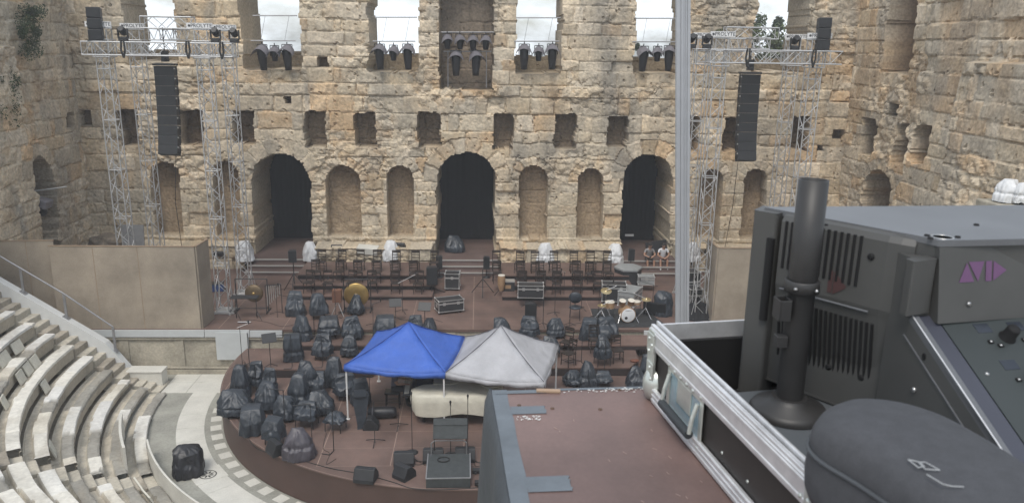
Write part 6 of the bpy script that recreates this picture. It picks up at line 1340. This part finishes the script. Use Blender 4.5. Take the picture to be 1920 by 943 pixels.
# rear bumper with grip slot
b = MB(); vs = []
for (s0, n0) in ((-.012, .026), (.030, .020), (.034, -.03), (-.012, -.03)):
    pass
b.prism([tuple(CK(-.006, .022, 0)[:2]), tuple(CK(.040, .017, 0)[:2]), tuple(CK(.040, -.03, 0)[:2]), tuple(CK(-.02, -.03, 0)[:2])], cz0 - .03, cz1 - .004); bp = b.build('rear_bumper', M['console'], con, .007, seg=4)
b = MB(); b.tube(CK(.034, .020, cz1 - .205), CK(.034, .020, cz1 - .05), .0075, 10); b.build('grip_slot', M['vent'], bp)
b = MB(); b.prism([tuple(CK(-.02, .0, 0)[:2]), tuple(CK(CL + .02, .0, 0)[:2]), tuple(CK(CL + .02, -.1, 0)[:2]), tuple(CK(-.02, -.1, 0)[:2])], ZT + .095, cz0 + .002); b.build('base_ledge', M['console'], con, .003)
# step block and seam between cheek and control surface
fp = Vector((F0.x, F0.y, 0)); 
def FK(u, v, z): return Vector((F1.x, F1.y, 0)) + eR * u + eN * v + Vector((0, 0, z))
b = MB(); b.prism([tuple(FK(-.052, -.004, 0)[:2]), tuple(FK(-.052, .016, 0)[:2]), tuple(FK(-.003, .004, 0)[:2]), tuple(FK(-.003, -.02, 0)[:2])][::-1], cz1 - .115, cz1 - .028); b.build('corner_block', M['console'], con, .003)
# logo face
b = MB(); b.add([FK(0, .001, cz1 - .0105), FK(.85, -.03, cz1 - .0105), FK(.85, -.012, cz1 - .128), FK(0, .022, cz1 - .128), FK(0, -.02, cz1 - .0105), FK(.85, -.05, cz1 - .0105), FK(.85, -.05, cz1 - .128), FK(0, -.02, cz1 - .128)], [(0, 3, 2, 1), (4, 0, 1, 5), (4, 7, 3, 0), (3, 7, 6, 2)]); lf = b.build('logo_face', M['console'], con)
def LF(u, z): f = (cz1 - .0105 - z) / .1175; return FK(u, .0018 + .021 * f - .036 * u, z)
b = MB(); z0, z1 = cz1 - .066, cz1 - .035
def lp(pts): b.add([LF(u, z) for u, z in pts], [tuple(range(len(pts)))])
lp([(.036, z0), (.050, z1 - .001), (.064, z0)]); lp([(.053, z1), (.082, z1), (.071, z0)]); lp([(.085, z1), (.096, z1), (.096, z0), (.085, z0)]); lp([(.099, z1), (.124, (z0 + z1) / 2), (.099, z0)]); b.build('emblem', M['purple'], lf)
b = MB(); b.lathe([(.004, 0), (.004, .002), (.002, .003)], 10, R=Matrix.Rotation(th, 3, 'Z') @ Matrix.Rotation(pi / 2, 3, 'X'), c=LF(.055, cz1 - .100)); b.build('panel_screw', M['screw'], lf)
b = MB(); b.lathe([(.017, 0), (.017, .0012), (.014, .0012), (.014, 0)], 24, c=FK(.018, -.018, cz1 + .0002)); b.build('socket_ring', M['screw'], con)
for u, v in ((-.008, -.012), (.042, -.014), (.0, -.03), (.14, -.09), (-.12, -.12)): b = MB(); b.lathe([(.0045, 0), (.004, .0025), (.002, .003)], 10, c=FK(u, v, cz1)); b.build('top_screw', M['vent'], con)
# control surface body
slope = tan(radians(30)); sz = lambda v: cz1 - .125 - slope * v
SLn = .42; b = MB(); u0, u1 = -.034, .86; zb = cz0 - .02
vs = [FK(u0, .0, sz(0)), FK(u0, SLn, sz(SLn)), FK(u0, SLn, zb), FK(u0, -.05, zb), FK(u0, -.05, cz1 - .03), FK(u0, -.004, cz1 - .03)] ; v2 = [p + eR * (u1 - u0) for p in vs]; n = len(vs)
b.add(vs + v2, [tuple(range(n))[::-1], tuple(range(n, 2 * n)), (0, 1, n + 1, n), (1, 2, n + 2, n + 1), (5, 0, n, n + 5), (4, 5, n + 5, n + 4), (3, 4, n + 4, n + 3)]); b.build('surface_body', M['console'], con)
ang = -radians(30); RS = RZ @ Matrix.Rotation(radians(30), 3, 'X')
def SP(u, v, h=0.): n_ = RS @ Vector((0, 0, 1)); return FK(u, v, sz(v)) + n_ * h
b = MB(); c_ = SP(u0 + .006, SLn / 2, .002); b.box(c_, (.012, SLn / cos(radians(30)), .012), R=RS); b.build('edge_profile', M['console_top'], con, .001)
b = MB(); b.tube(SP(u0 + .0005, .002, .0088), SP(u0 + .0005, SLn, .0088), .0011, 6); b.build('bright_edge', M['extr'], con)
b = MB(); c_ = SP(.018, SLn / 2, .0022); b.box(SP(u0 + .0275, SLn / 2, .0022), (.030, SLn / cos(radians(30)), .004), R=RS); b.build('grey_strip', mat('blue_grey_strip', (.05, .053, .072), .4), con)
b = MB(); b.box(SP(.40, SLn / 2, .0030), (.78, SLn / cos(radians(30)) - .01, .004), R=RS); pn = b.build('control_panel', M['greenpanel'], con)
kn = 0
for row in range(5):
    for col in range(7):
        u, v = .105 + .060 * col, .045 + .062 * row
        b = MB(); b.lathe([(.013, 0), (.0125, .002), (.0105, .004), (.0098, .020), (.0085, .0225), (.001, .023)], 16, R=RS, c=SP(u, v, .005)); b.build('knob', M['vent'], pn)
        b = MB(); b.box(SP(u - .030, v - .018, .0052), (.026, .018, .0008), R=RS); b.build('display', M['lens'], pn)
        for k in range(2): b = MB(); b.box(SP(u - .034 + .012 * k, v + .006 + .007 * k, .0058), (.008, .006, .003), R=RS); b.build('button', M['vent'], pn); b = MB(); b.box(SP(u - .034 + .012 * k, v + .006 + .007 * k, .0074), (.003, .0022, .0004), R=RS); b.build('button_mark', M['signwhite'], pn)
b = MB()
for u, v in ((.028, .012), (.028, .10), (.028, .2), (.12, .010)): b.lathe([(.0035, 0), (.003, .0015), (.001, .002)], 10, R=RS, c=SP(u, v, .005))
b.build('panel_screw', M['screw'], pn)
b = MB(); b.lathe([(.0045, 0), (.0045, .003), (.002, .004)], 10, R=RZ @ Matrix.Rotation(-pi / 2, 3, 'Y'), c=FK(u0 - .0002, .035, sz(.035) - .085)); b.build('side_screw', M['screw'], con)
for v in (.045, .24): b = MB(); b.lathe([(.006, 0), (.006, .0012)], 10, R=RZ @ Matrix.Rotation(-pi / 2, 3, 'Y') @ Matrix.Scale(.6, 3, (0, 1, 0)), c=FK(u0 - .0004, v, sz(v) - .020)); b.build('screw_slot', M['vent'], con)
b = MB(); b.box(FK(u0 - .001, .15, sz(.15) - .032), (.002, .36, .002), R=RZ @ Matrix.Rotation(radians(30), 3, 'X')); b.build('side_seam', M['console_top'], con)
# black post on a round base standing in the tray
p0 = G(1477, 772, 11.689); r = thing('black_post', 'black tubular post with a collar on a round black base', 'post', (p0.x, p0.y, 11.689)); 
b = MB(); b.lathe([(.066, 0), (.066, .006), (.060, .014), (.034, .022), (.030, .030)], 36); b.build('round_base', M['tubeblk'], r)
ht = AY(1523, 337, p0.y).z - 11.689
b = MB(); b.lathe([(.0225, .02), (.0225, ht * .56), (.0238, ht * .565), (.0238, ht), (.0215, ht), (.0215, ht - .03), (.001, ht - .03)], 28); b.build('tube', M['tubeblk'], r)
b = MB(); b.lathe([(.0245, ht * .535), (.0285, ht * .54), (.0285, ht * .585), (.0265, ht * .59), (.0245, ht * .588)], 28); b.build('collar', M['tubeblk'], r)
b = MB(); b.lathe([(.003, 0), (.0035, .002), (.001, .004)], 10, R=Matrix.Rotation(.5, 3, 'Z') @ Matrix.Rotation(pi / 2, 3, 'X'), c=(.013, -.0268, ht * .56)); b.lathe([(.003, 0), (.0035, .002), (.001, .004)], 10, R=Matrix.Rotation(pi / 2, 3, 'X'), c=(-.02, -.0228, ht * .565)); b.build('collar_screw', M['screw'], r)
b = MB(); 
for (x0, x1, y0, y1) in ((-.043, -.040, -.022, .008), (-.040, -.022, -.022, -.019), (-.040, -.022, .005, .008), (-.0245, -.021, -.019, .005)): b.box(((x0 + x1) / 2, (y0 + y1) / 2, ht * .47), (x1 - x0, y1 - y0, .036))
b.build('cable_clip', M['tubeblk'], r, .001); b = MB(); b.box((-.029, -.006, ht * .33), (.018, .02, .02)); b.build('lug', M['tubeblk'], r, .001)
# fabric pouch
ZP = 11.83
out = [G(x, y + 16, ZP) for x, y in ((1517, 815), (1535, 786), (1575, 769), (1630, 769), (1690, 780), (1760, 805), (1840, 850), (1920, 903), (1990, 955), (2030, 1020), (2000, 1075), (1900, 1070), (1790, 1010), (1690, 942), (1610, 888), (1540, 845))]
def smooth_loop(P, m=4):
    q = []; n = len(P)
    for i in range(n):
        a, b_, c, d_ = P[i - 1], P[i], P[(i + 1) % n], P[(i + 2) % n]
        for k in range(m): t = k / m; q.append(.5 * ((2 * b_) + (c - a) * t + (2 * a - 5 * b_ + 4 * c - d_) * t * t + (3 * b_ - a - 3 * c + d_) * t ** 3))
    return q
def pillow(b, P, prof):
    c = sum(P, Vector()) / len(P); n = len(P); vs = []
    for f, z in prof:
        for p in P: vs.append(Vector((c.x + (p.x - c.x) * f, c.y + (p.y - c.y) * f, ZP + z)))
    fs = [(j * n + k, j * n + (k + 1) % n, (j + 1) * n + (k + 1) % n, (j + 1) * n + k) for j in range(len(prof) - 1) for k in range(n)]; b.add(vs, fs, 0, True); b.add(vs[:n], [tuple(range(n))[::-1]]); b.add(vs[-n:], [tuple(range(n))], 0, True)
PO = smooth_loop(out); pc = sum(PO, Vector()) / len(PO)
r = thing('fabric_pouch', 'charcoal grey zipped fabric pouch with white marks lying on the tray corner', 'pouch')
b = MB(); pillow(b, PO, [(.80, -.072), (.95, -.069), (1.0, -.055), (1.02, -.03), (1.0, -.004)]); b.build('lower_shell', M['pouch'], r)
b = MB(); pillow(b, PO, [(.985, -.003), (1.0, .004), (.99, .016), (.95, .028), (.86, .038), (.70, .044), (.4, .047), (.1, .048)]); b.build('lid', M['pouch'], r)
b = MB(); zp = [Vector((pc.x + (p.x - pc.x) * 1.006, pc.y + (p.y - pc.y) * 1.006, ZP - .003)) for p in PO]; b.path(zp + [zp[0]], .0032, 6); b.build('zip_piping', mat('pouch_piping', (.06, .066, .074), .7), r)
b = MB(); zt = ZP + .0475
def pm(pts): b.path([G(x, y, zt) for x, y in pts], .0007, 6)
pm([(1703, 861), (1725, 866), (1733, 874), (1722, 876), (1703, 861)]); pm([(1722, 866), (1735, 866), (1762, 881), (1735, 879), (1722, 866)]); pm([(1738, 889), (1755, 899), (1768, 907), (1785, 911), (1807, 912)]); b.build('white_print', mat('grey_print', (.36, .37, .38), .7), r)
# grey aluminium post beyond the cases
P0, P1 = AY(1277.5, 606, 3.3), AY(1279, 4, 3.3); dv = (P1 - P0).normalized(); base = P0 + dv * ((7.4 - P0.z) / dv.z); topp = P0 + dv * ((15.2 - P0.z) / dv.z)
r = thing('aluminium_post', 'tall pale grey grooved aluminium post rising behind the flight case', 'post')
x_, y_, d_, L_ = frame(base, topp); Rm = Matrix((Vector((1, 0, -dv.x / dv.z)).normalized(), Vector((0, 1, 0)), dv)).transposed(); mid = (base + topp) / 2
b = MB(); w = .052
b.box(mid, (w * .86, .05, L_), R=Rm)
for ox, ww in ((-w * .42, .016), (-.006, .010), (.010, .006), (w * .42, .012)): b.box(mid + Rm @ Vector((ox, -.026, 0)), (ww, .006, L_), R=Rm)
b.build('profile', mat('grey_aluminium_profile', (.40, .41, .43), .5, metal=.35, var=.05, scale=12), r, .002)
b = MB(); b.box(base + Vector((0, 0, .02)), (.3, .3, .04)); b.build('base_plate', M['steel'], r)
# marble slabs lying and leaning on the seats
NEAR = 'loose pale marble slabs on the seats'
SL = [(11, 187.5, .9), (11, 190.2, .6), (10, 184, .5), (8, 186.5, .5), (8, 189, .5), (8, 191.8, .45), (6, 186, .62), (6, 190, .8), (5, 187.2, .5), (5, 189.6, .5), (5, 192.4, .52), (7, 201, .5), (7, 204, .55), (7, 206.6, .5), (6, 199.5, .45), (6, 204.5, .45), (6, 207, .45), (4, 192, .45), (9, 198, .9), (9, 202, .7), (9, 205, .6), (5, 200, .4), (3, 208, .5), (1, 218, .7), (1, 221.5, .6)]
seen = {}
TIER = ['lowest', 'second', 'third', 'fourth', 'fifth', 'sixth', 'seventh', 'eighth', 'ninth', 'tenth', 'eleventh', 'twelfth', 'thirteenth', 'fourteenth', 'fifteenth']
for i, (k, dg, w) in enumerate(SL):
    k = round(k * 1.19)
    seen.setdefault(k, 0); o = slab(k, dg, .30 + .12 * rnd.random(), w, .40 if k > 3 else .45, 0, False, rnd.uniform(-.05, .05)); tag(o, f'loose marble slab leaning on the {TIER[k]} seat row, {ORD[seen[k]]} from the stage wall', 'stone slab', NEAR); seen[k] += 1
for k, dg, w, l in ((8, 183.6, .7, 'loose marble slab lying flat on the upper seats beside the side stairs'), (6, 202.3, .5, 'loose square marble slab lying flat across a lower seat row'), (9, 184.5, .6, 'flat marble slab lying high on the seats near the side stairs'), (7, 183.4, .6, 'flat marble slab lying on the middle seats near the side stairs')):
    k = round(k * 1.19); tag(slab(k, dg, 0, w, .4, 0, True, rnd.uniform(-.3, .3)), l, 'stone slab', NEAR)
# curved low marble parapet at the foot of the seats
b = MB(); arcslab(b, 10.66, 10.72, radians(206), radians(232), .0, .62, 18); o = b.build('parapet', M['white_marble'], None, .01); tag(o, 'thin curved marble parapet at the front of the lowest seats', 'parapet')
b = MB(); arcslab(b, 11.34, 11.42, radians(199), radians(211), .2, .98, 9); o = b.build('parapet', M['white_marble'], None, .01); tag(o, 'short thin curved marble slab wall above the lowest seats', 'parapet')
# ------------------------------------------------------------------ trees on the slope beyond the wall, growth on the walls
M['bark'] = mat('bark', (.10, .075, .055), .9, var=.2); M['leafA'] = mat('dark_green_leaves', (.055, .085, .03), .7, var=.35, scale=.8); M['leafB'] = mat('olive_green_leaves', (.10, .125, .045), .7, var=.35, scale=.8)
def leaves(b, cs, n, s, R):
    for _ in range(n):
        c, rad = R.choice(cs); v = Vector((R.gauss(0, 1), R.gauss(0, 1), R.gauss(0, 1))).normalized() * rad * R.random() ** .4; p = c + v
        u = Vector((R.gauss(0, 1), R.gauss(0, 1), R.gauss(0, 1))).normalized(); w = u.cross(Vector((R.gauss(0, 1), R.gauss(0, 1), 1))).normalized(); k = s * R.uniform(.6, 1.4)
        b.add([p - u * k, p + w * k * .5, p + u * k, p - w * k * .5], [(0, 1, 2, 3)])
def tree(x, y, z0, z1, rad, lab, mt, seed, cone=False):
    R = random.Random(seed); r = thing('tree', lab, 'tree', (x, y, z0)); h = z1 - z0; b = MB(); b.tube((0, 0, 0), (.1, 0, h * .85), .22, 8, r2=.05)
    for k in range(7): a = R.uniform(0, 6.3); zz = h * R.uniform(.35, .75); b.tube((.05, 0, zz), (cos(a) * rad * .7, sin(a) * rad * .7, zz + h * .15), .06, 5, r2=.02)
    b.build('trunk', M['bark'], r); cs = []
    for k in range(26):
        t = R.random(); zz = h * (.3 + .68 * t); rr = rad * (1 - t) * .9 if cone else rad * math.sqrt(max(0, 1 - (2 * t - .8) ** 2 * .6)); a = R.uniform(0, 6.3); cs.append((Vector((cos(a) * rr * .8, sin(a) * rr * .8, zz)), rad * R.uniform(.18, .42) * (.6 if cone else 1)))
    b = MB(); leaves(b, cs, 3800, .14, R); b.build('crown', M[mt], r)
for px, pt, Y, rad, l, mt, sd, cn in ((1437, 26, 58, 1.35, 'bushy dark tree beyond the wall in the right sky window', 'leafA', 1, False), (1462, 22, 64, 1.0, 'narrow dark conifer beyond the wall in the right sky window', 'leafA', 2, True), (1425, 52, 52, 2.0, 'pale olive bush tree low in the right sky window', 'leafB', 3, False), (1464, 52, 50, 2.0, 'olive green tree low at the right edge of the right sky window', 'leafB', 4, False), (1196, 66, 60, .5, 'small conifer tip showing in the sky window beside the grey post', 'leafA', 5, True)):
    p = AY(px, pt, Y); tree(p.x, Y, 0, p.z, rad * Y / 38, l, mt, sd, cn)
b = MB(); R = random.Random(9)
for px, pY, lab, n, rad in ((60, 0, 'ivy growing high on the left side wall', 3000, .55), (10, 0, 'ivy hanging on the left side wall near the picture edge', 3000, .6), (1348, 1, 'dry tuft growing on the wall beside the right sky window', 160, .25)):
    b = MB(); cs = []
    if pY == 0:
        for k in range(12): q = AX(px + R.uniform(-18, 20), (60 if px == 60 else 175) + R.uniform(-45, 55), -18.0 + R.uniform(-.1, .05)); cs.append((q, rad * R.uniform(.3, .8)))
    else:
        for k in range(4): cs.append((AY(px + R.uniform(-8, 8), 62 + R.uniform(-6, 6), 37.35), rad))
    leaves(b, cs, n, .045, R); tag(b.build('wall_plant', M['leafB' if pY else 'leafA']), lab, 'plant')

# ------------------------------------------------------------------ thin volume added to lift the blacks, like lens veil
hz = MB(); hz.box((0, 20, 8.5), (236, 130, 20)); ho = hz.build('haze', [])
def haze_mat():
    m = bpy.data.materials.new('veil_haze'); m.use_nodes = True; nt = m.node_tree; nt.nodes.clear(); o = nt.nodes.new('ShaderNodeOutputMaterial'); v = nt.nodes.new('ShaderNodeVolumePrincipled')
    v.inputs['Color'].default_value = (.9, .92, .95, 1); v.inputs['Density'].default_value = .0017; nt.links.new(v.outputs[0], o.inputs['Volume']); return m
ho.data.materials.clear(); ho.data.materials.append(haze_mat()); tag(ho, kind='stuff')
